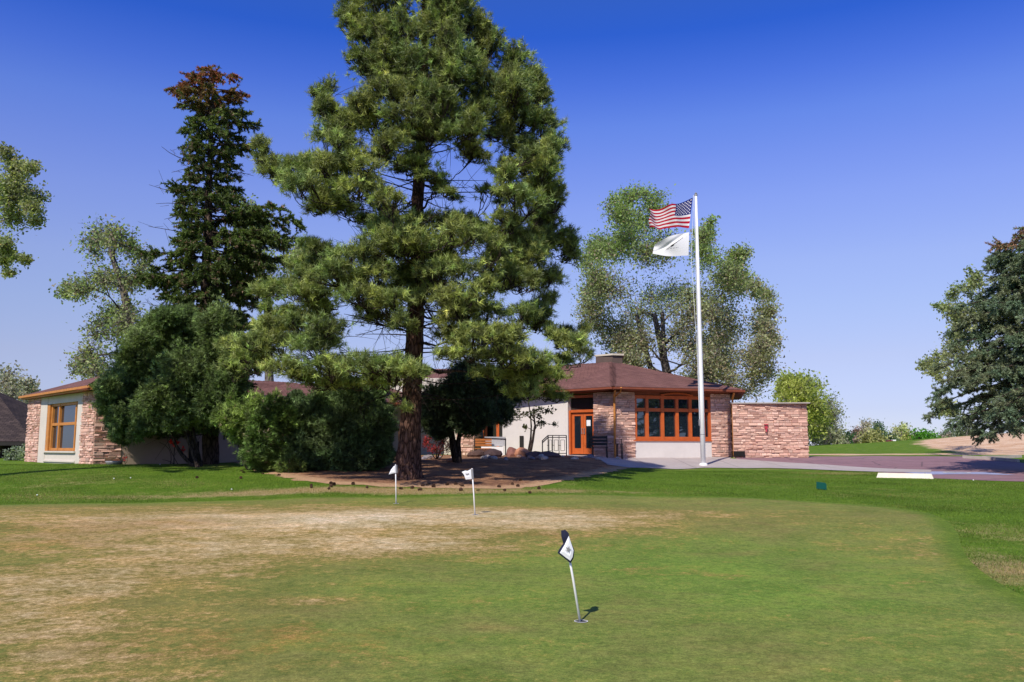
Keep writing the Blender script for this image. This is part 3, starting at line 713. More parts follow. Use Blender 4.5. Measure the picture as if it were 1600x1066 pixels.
# ---- middle pavilion
e0 = P(383, 623, 36.6); zm = e0.z; e1 = Vector((P(622, 627, 39.5).x, 39.5, zm)); em = Vector((P(330, 620, 39.2).x, 39.2, zm)); rA = P(432, 598, 40.5); rB = Vector((P(600, 598, 42).x, 43, rA.z)); e2 = Vector((e1.x + 1.6, 42.5, zm))
m = MB(); roofplane(m, [e0, e1, rB, rA]); roofplane(m, [em, e0, rA]); roofplane(m, [e1, e2, rB]); rf = m.build('roof', M['roof'], club)
eave([em, e0, e1, e2], .15, 'soffit', depth=.8)
m = MB()
def wallb(m, A, B_, z0, z1, th=.2):
    slab(m, A, B_, 0, (Vector(B_[:2]) - Vector(A[:2])).length, z0, z1, -th, 0)
wa = (e0.x + .2, e0.y + .9); wb = (e1.x - .4, e1.y + .8)
wallb(m, wa, wb, gz, zm - .1); wallb(m, (em.x + .7, em.y + .6), wa, gz, zm - .1); m.build('stucco_wall', M['stucco_pink'], club)
window(club, wa, wb, [1.2, 2.2, 3.2], [2.0, 3.3], .1, .1, .02, 'cedar')
# ---- left pavilion
W1 = (-15.0, 30.8); W0 = (-20.2, 36.0); W2 = (-14.30, 31.45); W3 = (-10.9, 35.2)
zL = zof(601, 30.05)
lt = lambda px: line_px(W1, W0, px)
pier('stone_pier', club, [ptl(W1, W0, lt(135.5)), W1, W2], gz, zL - .12)
W0b = (W0[0] + 1.4, W0[1] + 1.2)
pier('stone_pier', club, [ptl(W1, W0, lt(52)), ptl(W1, W0, lt(71))], gz, zL - .12)
m = MB(); wz0 = zof(705, 32.7); wz1 = zof(629, 32.7)
slab(m, W1, W0, lt(136), lt(128), gz, zL, -.22, .0); slab(m, W1, W0, lt(81), lt(71), gz, zL, -.22, .0)
slab(m, W1, W0, lt(128), lt(81), gz, wz0 - .05, -.22, -.02); slab(m, W1, W0, lt(128), lt(81), wz1 + .02, zL, -.22, -.02)
m.build('stucco_wall', M['stucco'], club)
m = MB(); slab(m, W1, W0, lt(128) - .05, lt(81) + .05, wz0 - .42, wz0 - .36, -.02, .03); slab(m, W1, W0, lt(129) , lt(80.5) , wz0 - .06, wz0, -.02, .07); m.build('wall_ledge', M['stucco'], club)
w = window(club, W1, W0, [lt(126.5), lt(122), lt(96.5), lt(85.5)], [wz0 + .06, zof(661.5, 32.5), wz1 - .03], .11, .12, -.20, 'honey', False)
m = MB(); slab(m, W1, W0, lt(84.5), lt(81.0), wz0, wz1, -.22, -.02); m.build('jamb', M['honey'], w); m = MB(); slab(m, W1, W0, lt(128), lt(126.9), wz0, wz1, -.22, -.02); m.build('jamb', M['honey'], w)
m = MB(); wallb(m, W2, W3, gz, zL, .22); wallb(m, W3, (W3[0] + 1.6, W3[1] + 2.4), gz, zL, .2); m.build('stucco_wall', M['stucco_pink'], club)
m = MB(); slab(m, W2, W3, line_px(W2, W3, 303), line_px(W2, W3, 318), gz, zof(690, 34), .004, .03); m.build('service_door', M['dark'], club)
m = MB(); dW = (Vector(W1) - Vector(W2)).normalized(); q0 = ptl(W2, W1, .45); o_ = outn(W2, W1)
m.box((q0[0] - .06 , q0[1] - .12, 3.02), (.10, .0, 0), (0, .10, 0), (0, 0, .22)); m.build('wall_light', M['black'], club)
l0 = P(33, 618, 36.6); l1 = P(143, 601, 30.0); l0 = Vector((l0.x, l0.y, l1.z)); l2 = Vector((P(345, 615, 35.2).x, 35.4, l1.z))
rr0 = P(172, 583.5, 36.0); rr1 = Vector((-10.5, 41.5, rr0.z)); lback = Vector((-19.5, 42, l1.z))
m = MB(); roofplane(m, [l0, l1, rr0]); roofplane(m, [l1, l2, rr1, rr0]); roofplane(m, [lback, l0, rr0]); roofplane(m, [l2, Vector((-8.5, 40, l1.z)), rr1]); roofplane(m, [Vector((-9, 44, l1.z)), lback, rr0, rr1]); rf = m.build('roof', M['roof'], club)
rc = MB(); ridge([l1, rr0, rr1]); rc.build('ridge_cap', M['roof'], rf)
eave([l0, l1, l2], .17, 'honey', depth=.75)
m = MB(); m.box((W0[0] + .3, W0[1] + .5, gz), (.2, 0, 0), (1.5, 5, 0), (0, 0, zL - gz)); m.build('side_wall', M['stucco'], club)
m = MB(); m.tube([l1 + Vector((.35, .55, -.28)), l1 + Vector((.35, .45, -.38))], [.06, .08], 8); m.build('floodlight', M['grey'], rf)

# ---- stone wall to the right
sw0 = (P(1146, 700, 39.5).x, 39.5); sw1 = (P(1262.5, 700, 39.5).x, 39.5); sz = zof(631, 39.5)
sw = thing('stone_wall', (sw0[0] + 1.8, 40.5, 1.2), 'tall pink ledge stone wall joining the right end of the clubhouse', 'wall')
m = MB(); stone_face(m, sw0, sw1, gz, sz, (0, -1)); stone_face(m, sw1, (sw1[0] + .1, sw1[1] + 4), gz, sz, (1, 0))
m.box((sw0[0] - .25, 40.25, gz), (1.5, 0, 0), (0, .2, 0), (0, 0, sz - gz - .05), (.5, .32, .25)); m.build('stonework', M['stone'], sw)
m = MB(); m.box((sw0[0], sw0[1] - .06, sz + .003), (sw1[0] - sw0[0] + .10, -.2, 0), (.1, 4.0, 0), (0, 0, .05)); m.build('coping', M['capstone'], sw)
m = MB(); a_ = P(1198, 668, 39.3); m.tube([(a_.x, 39.45, a_.z), (a_.x, 39.33, a_.z)], .07, 12); m.tube([(a_.x, 39.38, a_.z - .02), (a_.x, 39.35, a_.z - .20)], .035, 8); m.box((a_.x - .09, 39.36, a_.z + .12), (.18, 0, 0), (0, .06, 0), (0, 0, .04)); m.build('fire_connection', M['red'], sw)
m = MB(); a_ = P(1147, 705, 39.4); b_ = P(1164, 713.5, 39.4); m.box((a_.x, 39.38, b_.z), (b_.x - a_.x, 0, 0), (0, .15, 0), (0, 0, a_.z - b_.z)); v_ = m.build('vent', M['black'], sw)
m = MB()
for k in range(5): m.box((a_.x + .01, 39.355, b_.z + .03 + k * .045), (b_.x - a_.x - .02, 0, 0), (0, .03, .02), (0, 0, .012))
m.build('louvre', M['dark'], v_)

# ---- pavilion far left
gp = thing('pavilion', (-29, 46, 1.1), 'open pavilion with a dark weathered shake roof at the far left', 'building')
ge = P(52, 690, 43.0); gl = Vector((ge.x - 9.5, 43.0, ge.z)); gb = Vector((ge.x, 52, ge.z)); gA = Vector((ge.x - 4.7, 47.3, zof(610, 47.3)))
m = MB(); roofplane(m, [gl, ge, gA]); roofplane(m, [ge, gb, gA]); roofplane(m, [gb, Vector((gl.x, 52, ge.z)), gA]); roofplane(m, [Vector((gl.x, 52, ge.z)), gl, gA]); gr = m.build('roof', M['shake'], gp)
m = MB(); m.box(gl + Vector((0, .02, -.20)), (ge.x - gl.x, 0, 0), (0, .08, 0), (0, 0, .18)); m.box(ge + Vector((-.1, .1, -.2)), (.08, 0, 0), (0, 8.8, 0), (0, 0, .18)); m.build('fascia', M['dark'], gr)
for px_, y_ in ((2, 43.8), (-90, 43.8), (30, 51), (-60, 51)):
    p_ = P(px_, 700, y_); m = MB(); m.bar((p_.x, y_, .7), (p_.x, y_, ge.z - .1), .22); m.build('post', M['darkbark'], gp)
m = MB(); m.box((gl.x + 1, 50.8, .8), (7.6, 0, 0), (0, .15, 0), (0, 0, 1.0)); m.build('back_wall', M['darkbark'], gp)

# ------------------------------------------------------------------ furniture and small objects
def onto(px, py): return hit(px, py)
# flagpole
fb = P(1099, 727, 35.0); fb.z = g(fb.x, 35.0) + .02
ft = P(1086.3, 306, 35.0); H = ft.z
fp = thing('flagpole', fb, 'tall white flagpole standing on the concrete pavement', 'flagpole')
m = MB(); m.tube([(fb.x, 35, fb.z - .05), (fb.x, 35, fb.z + 3), (fb.x, 35, fb.z + 7), (fb.x, 35, H)], [.105, .098, .078, .050], 16); m.build('pole', M['pole'], fp, smooth=True)
m = MB(); m.tube([(fb.x, 35, fb.z - .03), (fb.x, 35, fb.z + .05), (fb.x, 35, fb.z + .09)], [.18, .17, .11], 16); m.build('base_collar', M['pole'], fp)
m = MB(); m.tube([(fb.x, 35, H), (fb.x, 35, H + .06)], [.07, .07], 12); m.tube([(fb.x, 35, H + .06), (fb.x, 35, H + .10), (fb.x, 35, H + .14)], [.03, .055, .02], 10); m.build('finial', M['grey'], fp)
m = MB(); hx = fb.x - .17
m.tube([(hx + .05, 34.95, H), (hx - .0, 34.9, H - 1), (hx - .12, 34.9, H - 2.6), (hx + .02, 34.88, 5.4), (fb.x - .14, 34.87, 2.6)], .008, 5); m.tube([(fb.x - .1, 34.9, H), (fb.x - .13, 34.87, 2.6)], .008, 5); m.build('halyard', M['paper'], fp)
m = MB(); m.bar((fb.x - .15, 34.88, 2.5), (fb.x - .15, 34.88, 2.75), .04); m.build('cleat', M['grey'], fp); m = MB(); m.bar((fb.x - .15, 34.9, 4.55), (fb.x - .15, 34.9, 4.75), .05); m.build('cleat', M['grey'], fp)
m = MB(); m.tube([(fb.x, 35, zof(679.5, 35)), (fb.x, 35, zof(678.5, 35))], .108, 12); m.build('band', M['grey'], fp)
def quadsurf(corners, nu, nv, wave, ease=None):
    """corners: TL(hoist) BL(hoist) TR(fly) BR(fly) in world coords"""
    a, b, c, d = [np.array(x) for x in corners]
    U, V_ = np.meshgrid(np.linspace(0, 1, nu + 1), np.linspace(0, 1, nv + 1))
    Pn = (a * (1 - U[..., None]) + c * U[..., None]) * (1 - V_[..., None]) + (b * (1 - U[..., None]) + d * U[..., None]) * V_[..., None]
    Pn = Pn + wave(U, V_)
    q_ = (np.arange(nv)[:, None] * (nu + 1) + np.arange(nu)[None]).ravel()
    return Pn.reshape(-1, 3), np.column_stack([q_, q_ + 1, q_ + nu + 2, q_ + nu + 1])
def facecol(name, V_, Fi, cols, mat, parent=None):
    o = npmesh(name, V_, Fi, mat, parent, smooth=True)
    at = o.data.attributes.new('Col', 'FLOAT_COLOR', 'CORNER'); c = np.ones((len(Fi), 4, 4), dtype=np.float32); c[:, :, :3] = cols[:, None, :]; at.data.foreach_set('color', c.ravel())
    return o
def wv(U, V_):
    w_ = np.zeros(U.shape + (3,)); ph = U * 9.5 + V_ * 2.2
    w_[..., 1] = .26 * U ** .6 * np.sin(ph) - .35 * U + .07 * U * np.sin(U * 21 + V_ * 5)
    w_[..., 2] = -.10 * np.sin(U * np.pi) * (1 - V_) + .035 * U * np.sin(U * 13 + 1) + .05 * np.sin(U * np.pi) * V_
    w_[..., 0] = .04 * np.sin(V_ * 7) * U
    return w_
nu, nv = 114, 78
V_, Fi = quadsurf([P(1082.5, 309, 34.9), P(1076.5, 356.5, 34.9), P(1012.5, 330, 34.9), P(1011, 362, 34.9)], nu, nv, wv)
red, wht, blu = (.42, .008, .028), (.70, .67, .67), (.012, .016, .13); fc = np.zeros((nu * nv, 3))
for j in range(nv):
    for i in range(nu):
        s_ = int(j / nv * 13); c_ = red if s_ % 2 == 0 else wht
        if i < nu * .40 and s_ < 7:
            c_ = blu; uu = i / (nu * .40) * 12; vv = j / (nv * 7 / 13) * 10
            # 9 rows of 6 and 5 stars
            r_ = round(vv - .5) ; 
            for rr_ in range(9):
                cy = (rr_ + 1) * 1.0
                n_ = 6 if rr_ % 2 == 0 else 5
                if abs(vv + .12 - cy) < .36:
                    for q_ in range(n_):
                        cx = (1 + 2 * q_) if n_ == 6 else (2 + 2 * q_)
                        if abs(uu + .13 - cx) + abs(vv + .12 - cy) < .50: c_ = wht
        fc[j * nu + i] = c_
of = facecol('national_flag', V_, Fi, fc, M['cloth']); tag(of, 'red and white striped flag with stars on blue, flying from the pole top', 'flag')
def wv2(U, V_):
    w_ = np.zeros(U.shape + (3,))
    w_[..., 1] = .14 * U ** .8 * np.sin(U * 6 + V_ * 4 + 1) - .3 * U + .04 * np.exp(-((U - .1 - V_ * 1.2) / .12) ** 2) * np.minimum(1, U * 6)
    w_[..., 2] = .10 * np.sin(U * np.pi) * (1 - V_) - .03 * np.sin(U * np.pi) * V_
    return w_
V_, Fi = quadsurf([P(1076.8, 363, 34.9), P(1075.8, 399.5, 34.9), P(1022, 384, 34.9), P(1017, 400.5, 34.9)], 80, 60, wv2)
fc = np.tile(np.array([.80, .79, .78]), (80 * 60, 1))
for j in range(60):
    for i in range(80):
        u_, v_ = i / 80, j / 60
        t_ = (u_ - .16) / .34
        if 0 < t_ < 1 and abs(v_ - (.18 + .34 * t_)) < .015 + .035 * t_ ** 4: fc[j * 80 + i] = (.02, .02, .025)
        if .42 < u_ < .52 and abs(v_ - .5) < .05 * (1 - abs(u_ - .47) / .05): fc[j * 80 + i] = (.02, .02, .02)
        if .5 < u_ < .62 and abs(v_ - (.52 + (u_ - .5) * 1.0)) < .015: fc[j * 80 + i] = (.1, .1, .1)
        if .28 < u_ < .62 and .60 < v_ < .66 and (i // 2) % 3 != 0 and j % 3: fc[j * 80 + i] = (.35, .35, .37)
        if .34 < u_ < .5 and .70 < v_ < .73 and (i // 2) % 2: fc[j * 80 + i] = (.4, .4, .42)
of = facecol('club_flag', V_, Fi, fc, M['cloth']); tag(of, 'plain white flag with a small black emblem below the striped flag', 'flag')

# putting-green pins
def pin(base, top, th, label, flagpts, inner, emblem=True, cup=True, Y=None):
    t = thing('putting_pin', base, label, 'golf pin', 'putting green pins')
    m = MB(); m.tube([base - Vector((0, 0, .05)), base.lerp(top, .5), top], [th, th, th * .9], 10); m.build('stick', M['white'], t, smooth=True)
    if cup:
        m = MB(); n_ = 20
        for k in range(n_):
            a = 2 * math.pi * k / n_; b = 2 * math.pi * (k + 1) / n_
            for r0, r1, c_ in ((.054, .062, 1),):
                m.face([base + Vector((math.cos(a) * r0, math.sin(a) * r0, .0175)), base + Vector((math.cos(a) * r1, math.sin(a) * r1, .0165)), base + Vector((math.cos(b) * r1, math.sin(b) * r1, .0165)), base + Vector((math.cos(b) * r0, math.sin(b) * r0, .0175))])
                m.face([base + Vector((math.cos(a) * r0, math.sin(a) * r0, .0175)), base + Vector((math.cos(b) * r0, math.sin(b) * r0, .0175)), base + Vector((math.cos(b) * r0, math.sin(b) * r0, .013)), base + Vector((math.cos(a) * r0, math.sin(a) * r0, .013))])
        cu = m.build('cup', M['white'], t)
        m = MB(); m.face([base + Vector((math.cos(2 * math.pi * k / n_) * .054, math.sin(2 * math.pi * k / n_) * .054, .0145)) for k in range(n_)]); m.build('hole', M['dark'], cu)
    def panel(pts, mat, name, parent, lift):
        # fan of thin cloth with a soft fold
        c_ = sum((Vector(p) for p in pts), Vector()) / len(pts); m = MB(); pts = [Vector(p) for p in pts]
        mid = []
        for k in range(len(pts)):
            a, b = pts[k], pts[(k + 1) % len(pts)]
            ma = c_.lerp(a, .55) + Vector((0, -.010, 0)); mb_ = c_.lerp(b, .55) + Vector((0, -.010, 0))
            for tri in ((a + lift, b + lift, mb_ + lift, ma + lift),): m.face(tri)
            m.face([ma + lift, mb_ + lift, c_ + lift + Vector((0, -.004, 0))])
        return m.build(name, mat, parent, smooth=False)
    fl = panel(flagpts, M['navy'] if emblem else M['paper'], 'flag', t, Vector((0, -.012, 0)))
    if inner: 
        inn = panel(inner, M['paper'], 'flag_field', fl, Vector((0, -.019, 0)))
        if emblem:
            c_ = sum((Vector(p) for p in inner), Vector()) / len(inner); m = MB()
            for k in range(10):
                a = 2 * math.pi * k / 10; r_ = .028 if k % 2 == 0 else .010
                b = 2 * math.pi * (k + 1) / 10; r2_ = .010 if k % 2 == 0 else .028
                m.face([c_ + Vector((0, -.038, .008)), c_ + Vector((math.cos(a) * r_, -.038, .008 + math.sin(a) * r_ * 1.2)), c_ + Vector((math.cos(b) * r2_, -.038, .008 + math.sin(b) * r2_ * 1.2))])
            m.build('emblem', M['grey'], fl)
    return t
b1 = hit(908, 973.5); Y1 = b1.y
pin(b1 + Vector((0, 0, .0)), P(882, 831, Y1 - .06), .0105, 'nearest putting pin, leaning left with a navy edged white flag',
    [P(x, y, Y1 - .07) for x, y in ((876.5, 829), (883, 827.5), (888.5, 833), (890, 842), (897.5, 860), (896, 872), (891.5, 880), (884, 874), (871, 864), (873, 859), (880, 849), (877, 839))],
    [P(x, y, Y1 - .08) for x, y in ((888.5, 837), (891, 845), (896, 860), (894.5, 870), (891, 876), (884, 871), (874.5, 863.5), (882, 851))])
def pinfar(px, py, tx, ty, fpts, lab):
    b = hit(px, py); Y = b.y
    t = pin(b, P(tx, ty, Y), .0125, lab, [P(x, y, Y - .02) for x, y in fpts], None, False)
    return t, Y
t2, Y2 = pinfar(742.5, 805.5, 737.5, 732, ((736, 733), (737, 748.5), (728, 749.5), (725, 742), (721.5, 737.5), (727, 735.5), (731, 736)), 'middle putting pin with a square white flag, on the straw coloured turf')
m = MB(); a_ = P(737.6, 733, Y2); b_ = P(738.8, 748.5, Y2); m.tube([a_, b_], .022, 8); m.build('flag_sleeve', M['grey'], t2)
m = MB(); c_ = P(730, 741.5, Y2 - .05); m.bar(c_ + Vector((-.02, 0, 0)), c_ + Vector((.03, 0, .02)), .012); m.bar(c_ + Vector((-.03, 0, .015)), c_ + Vector((0, 0, 0)), .01); m.build('emblem', M['grey'], t2)
t3, Y3 = pinfar(619, 788, 618, 726, ((618, 727), (618.5, 739), (613, 740), (607.5, 741.5), (611, 734), (615, 729)), 'farthest putting pin with a drooping white flag, in front of the pine trunk')
m = MB(); a_ = P(619, 727, Y3); b_ = P(619.6, 739, Y3); m.tube([a_, b_], .026, 8); m.build('flag_sleeve', M['grey'], t3)

# wheel stop
w0 = hit(1369, 746.5); w1 = hit(1459, 748.5)
ws = thing('wheel_stop', w0.lerp(w1, .5), 'long white painted concrete wheel stop at the edge of the drive', 'wheel stop')
m = MB(); d = (w1 - w0); L = d.length; d.normalize(); s_ = Vector((-d.y, d.x, 0)); h = .17
def prism(m, o, d, s_, L, w, h, tw, te):
    b = [o, o + d * L, o + d * L + s_ * w, o + s_ * w]; t = [o + d * te + s_ * (w - tw) / 2, o + d * (L - te) + s_ * (w - tw) / 2, o + d * (L - te) + s_ * (w + tw) / 2, o + d * te + s_ * (w + tw) / 2]
    t = [p + Vector((0, 0, h)) for p in t]
    m.face(b); m.face(t)
    for k in range(4): m.face([b[k], b[(k + 1) % 4], t[(k + 1) % 4], t[k]])
prism(m, w0 + Vector((0, 0, -.02)), d, s_, L, .18, h, .12, .06); m.build('concrete_bar', M['offwhite'], ws, .012)
for k in (.15, .85): m = MB(); c_ = w0 + d * (L * k) + s_ * .09 + Vector((0, 0, h - .03)); m.tube([c_, c_ + Vector((0, 0, .03))], .02, 8); m.build('anchor_bolt', M['grey'], ws)
# accessible bay marking, flat on the asphalt (faded)
mk = hit(1495, 739.5); mc = Vector((mk.x, mk.y, 0))
def flat(m, pts, lift):
    m.face([(p[0], p[1], g(p[0], p[1]) + lift) for p in pts])
m = MB()
for i in range(6):
    for j in range(6):
        x0_, y0_ = mc.x - 1.5 + i * .5, mc.y - .85 + j * .3; flat(m, [(x0_, y0_), (x0_ + .5, y0_), (x0_ + .5, y0_ + .3), (x0_, y0_ + .3)], .016)
bm_ = m.build('bay_marking', plain('faded blue paint', (.30, .32, .48), .8, .3, 3, .2)); tag(bm_, 'faded blue and white accessible bay marking painted on the drive', 'road marking', kind='structure')
m = MB(); 
for a in range(20):
    t0_, t1_ = a / 20 * 2 * math.pi * .8 + 2, (a + 1) / 20 * 2 * math.pi * .8 + 2
    flat(m, [(mc.x + math.cos(t0_) * .45, mc.y + math.sin(t0_) * .4), (mc.x + math.cos(t1_) * .45, mc.y + math.sin(t1_) * .4), (mc.x + math.cos(t1_) * .33, mc.y + math.sin(t1_) * .28), (mc.x + math.cos(t0_) * .33, mc.y + math.sin(t0_) * .28)], .022)
flat(m, [(mc.x - .1, mc.y), (mc.x + .05, mc.y), (mc.x + .05, mc.y + .7), (mc.x - .1, mc.y + .7)], .023); flat(m, [(mc.x, mc.y + .1), (mc.x + .55, mc.y + .1), (mc.x + .55, mc.y + .2), (mc.x, mc.y + .2)], .024)
m.build('wheelchair_symbol', plain('faded white paint', (.60, .58, .55), .8, .2, 3, .2), bm_)
# green tee plaque
gs = hit(1284, 766); t = thing('marker_sign', gs, 'small dark green rectangular marker sign stuck in the lawn', 'sign')
m = MB(); Yg = gs.y; pts = [P(1275.5, 753, Yg), P(1289, 754.5, Yg), P(1291.5, 757, Yg), P(1291.5, 765.5, Yg), P(1275.5, 763.5, Yg)]
m.face(pts); m.face([p + Vector((.01, .025, 0)) for p in pts][::-1])
for k in range(5): a, b = pts[k], pts[(k + 1) % 5]; m.face([a, b, b + Vector((.01, .025, 0)), a + Vector((.01, .025, 0))])
m.build('panel', M['green'], t)
for x in (1279, 1288): p_ = P(x, 764, Yg + .015); m = MB(); m.bar((p_.x, p_.y + .02, gs.z - .05), (p_.x, p_.y + .02, p_.z + .03), .015); m.build('stake', M['black'], t)
# kerbs on the right
def strip(name, a, b, w, h, label):
    m = MB(); a = hit(*a); b = hit(*b); n_ = 10; 
    d = (b - a); d.z = 0; d.normalize(); s_ = Vector((-d.y, d.x, 0)) * w
    for k in range(n_):
        p = a.lerp(b, k / n_); q_ = a.lerp(b, (k + 1) / n_); p.z = g(p.x, p.y); q_.z = g(q_.x, q_.y)
        P8 = [p, q_, q_ + s_, p + s_]; T = [x + Vector((0, 0, h)) for x in P8]; P8 = [x - Vector((0, 0, .1)) for x in P8]
        m.face(T); m.face([P8[0], P8[1], T[1], T[0]]); m.face([P8[2], P8[3], T[3], T[2]])
        if k == 0: m.face([P8[3], P8[0], T[0], T[3]])
        if k == n_ - 1: m.face([P8[1], P8[2], T[2], T[1]])
    o = m.build(name, M['capstone']); tag(o, label, 'kerb', kind='structure')
strip('kerb', (1504, 716.5), (1589, 722.5), .18, .13, 'pale concrete kerb curving away at the right of the drive')
strip('kerb', (1540, 717), (1597, 715), .18, .12, 'second concrete kerb meeting the dirt mound at the right')
# railing by the door
ra, rb_ = P(847, 700, 38.0), P(886, 700, 38.9); ra0 = Vector((ra.x, 38.0, g(ra.x, 38.0))); rz0 = 1.22
rl = thing('railing', (1.9, 38.4, 1.2), 'black metal railing with square panels beside the entrance doors', 'railing')
pr = [P(x, 690, y) for x, y in ((847.5, 37.6), (856.5, 38.4), (885, 38.6))]; hz_ = [zof(687, 37.6) - .05, zof(680.5, 38.4), zof(680.5, 38.6)]; lz = [zof(708, 37.6), zof(708, 38.4), zof(708.5, 38.6)]
for k in (0, 1):
    for f_ in (0, -.09, -.80):
        m = MB(); a = Vector((pr[k].x, pr[k].y, hz_[k] + f_)); b = Vector((pr[k + 1].x, pr[k + 1].y, hz_[k + 1] + f_)); m.bar(a, b, .035); m.build('rail', M['black'], rl)
for k in (0, 1, 2): m = MB(); m.bar((pr[k].x, pr[k].y, lz[k] - .2), (pr[k].x, pr[k].y, hz_[k]), .045); m.build('post', M['black'], rl)
m = MB(); m.bar((P(863.5, 690, 38.45).x, 38.45, 1), (P(863.5, 690, 38.45).x, 38.45, hz_[1]), .04); m.bar((P(873.5, 690, 38.5).x, 38.5, 1), (P(873.5, 690, 38.5).x, 38.5, hz_[1]), .03); m.build('post', M['black'], rl)
m = MB()
for x0_, x1_ in ((858, 862), (866, 872), (876, 882)):
    a, b = P(x0_, 687, 38.48).x, P(x1_, 687, 38.48).x; za, zb = hz_[1] - .2, hz_[1] - .68
    for s_, e_ in (((a, za), (b, za)), ((b, za), (b, zb)), ((b, zb), (a, zb)), ((a, zb), (a, za)), ((a, (za + zb) / 2), (a - .1, (za + zb) / 2))): m.bar((s_[0], 38.48, s_[1]), (e_[0], 38.48, e_[1]), .02)
m.build('panel_bars', M['black'], rl)
# grey barrier / mesh screen and bench left of the white wall
bs = thing('screen_fence', (P(775, 700, 39.3).x, 39.3, 1.2), 'low grey mesh screen on a white base left of the white wall', 'fence')
m = MB(); x0_, x1_ = P(757, 700, 39.3).x, P(790, 700, 39.3).x; m.box((x0_, 39.3, zof(697, 39.3)), (x1_ - x0_, 0, 0), (0, .02, 0), (0, 0, .42)); m.build('mesh_panel', M['mesh'], bs)
m = MB(); m.bar((x0_, 39.28, zof(684.5, 39.3)), (x1_, 39.28, zof(686, 39.3)), .03); m.bar((x1_, 39.28, 1.0), (x1_, 39.28, zof(685, 39.3)), .05); m.bar((x0_, 39.28, 1.0), (x0_, 39.28, zof(685, 39.3)), .05); m.build('frame', M['black'], bs)
m = MB(); x2_ = P(752, 700, 39.2).x; m.box((x2_, 39.0, 1.0), (x1_ - x2_ - .1, 0, 0), (0, .3, 0), (0, 0, zof(698, 39.2) - 1.0)); m.build('base', M['white'], bs)
bn_ = thing('bench', (P(748, 700, 38.8).x, 38.8, 1.2), 'brown wooden bench partly hidden beyond the planting bed', 'bench')
m = MB(); bx_ = P(742, 700, 38.8).x
for k in range(4): m.box((bx_, 38.6 + k * .11, 1.55), (.75, 0, 0), (0, .09, 0), (0, 0, .035))
m.build('seat', M['cedar'], bn_)
m = MB()
for k in range(3): m.box((bx_, 39.06, 1.68 + k * .12), (.75, 0, 0), (0, .03, 0), (0, 0, .09))
m.build('backrest', M['cedar'], bn_)
for x in (.03, .67):
    for y in (38.62, 39.0): m = MB(); m.box((bx_ + x, y, .95), (.05, 0, 0), (0, .05, 0), (0, 0, .598)); m.build('leg', M['black'], bn_)
# dark bench against the pier, tall stool
def chair(name, px, Y, w, hseat, hback, label, cat, mat='black', ang=0):
    x = P(px, 700, Y).x; z = g(x, Y) + .02; t = thing(name, (x, Y, z), label, cat)
    m = MB()
    for k in range(4): m.box((x - w / 2, Y - .2 + k * .1, z + hseat), (w, 0, 0), (0, .08, 0), (0, 0, .03))
    m.build('seat', M[mat], t)
    m = MB()
    for k in range(3): m.box((x - w / 2, Y + .2, z + hseat + .10 + k * (hback - hseat - .1) / 3), (w, 0, 0), (0, .03, 0), (0, 0, (hback - hseat - .1) / 3 - .03))
    for s in (-1, 1): m.box((x + s * (w / 2 - .02) - .015, Y + .235, z + hseat), (.03, 0, 0), (0, .03, 0), (0, 0, hback - hseat))
    m.build('backrest', M[mat], t)
    for s in (-1, 1):
        for y in (-.18, .2): m = MB(); m.bar((x + s * (w / 2 - .04), Y + y, z - .02), (x + s * (w / 2 - .06), Y + y, z + hseat - .001), .035); m.build('leg', M[mat], t)
chair('bench', 937, 37.6, .72, .42, .95, 'dark bench standing in the shade against the stone pier', 'bench')
chair('stool', 968, 37.0, .30, .62, .86, 'tall thin black metal stool beside the downspout', 'stool')
# blue-grey planter at the left pier, storage box far off
pt = P(178, 724, 30.6); pz = g(pt.x, 30.6); t = thing('planter', (pt.x, 30.6, pz), 'low grey round planter at the foot of the left stone pier', 'planter')
m = MB(); m.tube([(pt.x, 30.6, pz - .05), (pt.x, 30.6, pz + .05), (pt.x, 30.6, pz + .12), (pt.x, 30.6, pz + .14)], [.18, .26, .29, .27], 18); m.build('bowl', M['grey'], t, smooth=True)
m = MB(); m.tube([(pt.x, 30.6, pz + .141), (pt.x, 30.6, pz + .15)], .22, 14); m.build('soil', M['dark'], t)
yb = 92.0; p0 = P(1385, 702, yb); zb_ = g(p0.x, yb)
t = thing('storage_box', (p0.x, yb, zb_), 'small maroon and dark box with a white lid at the far edge of the lawn', 'box')
m = MB(); m.face([(p0.x, yb, zb_ - .1), (p0.x + .55, yb, zb_ - .1), (p0.x + .75, yb, zb_ + .48), (p0.x + .25, yb, zb_ + .48)]); m.face([(p0.x + .25, yb, zb_ + .48), (p0.x + .75, yb, zb_ + .48), (p0.x + .75, yb + .5, zb_ + .48), (p0.x + .25, yb + .5, zb_ + .48)]); m.face([(p0.x, yb, zb_ - .1), (p0.x + .25, yb, zb_ + .48), (p0.x + .25, yb + .5, zb_ + .48), (p0.x, yb + .5, zb_ - .1)]); m.build('slanted_panel', M['maroon'], t)
m = MB(); m.box((p0.x + .60, yb - .05, zb_ - .1), (.45, 0, 0), (0, .5, 0), (0, 0, .5)); m.build('body', M['navy'], t)
m = MB(); m.box((p0.x + .72, yb - .07, zb_ + .403), (.33, 0, 0), (0, .5, 0), (0, 0, .14)); m.build('lid', M['white'], t)

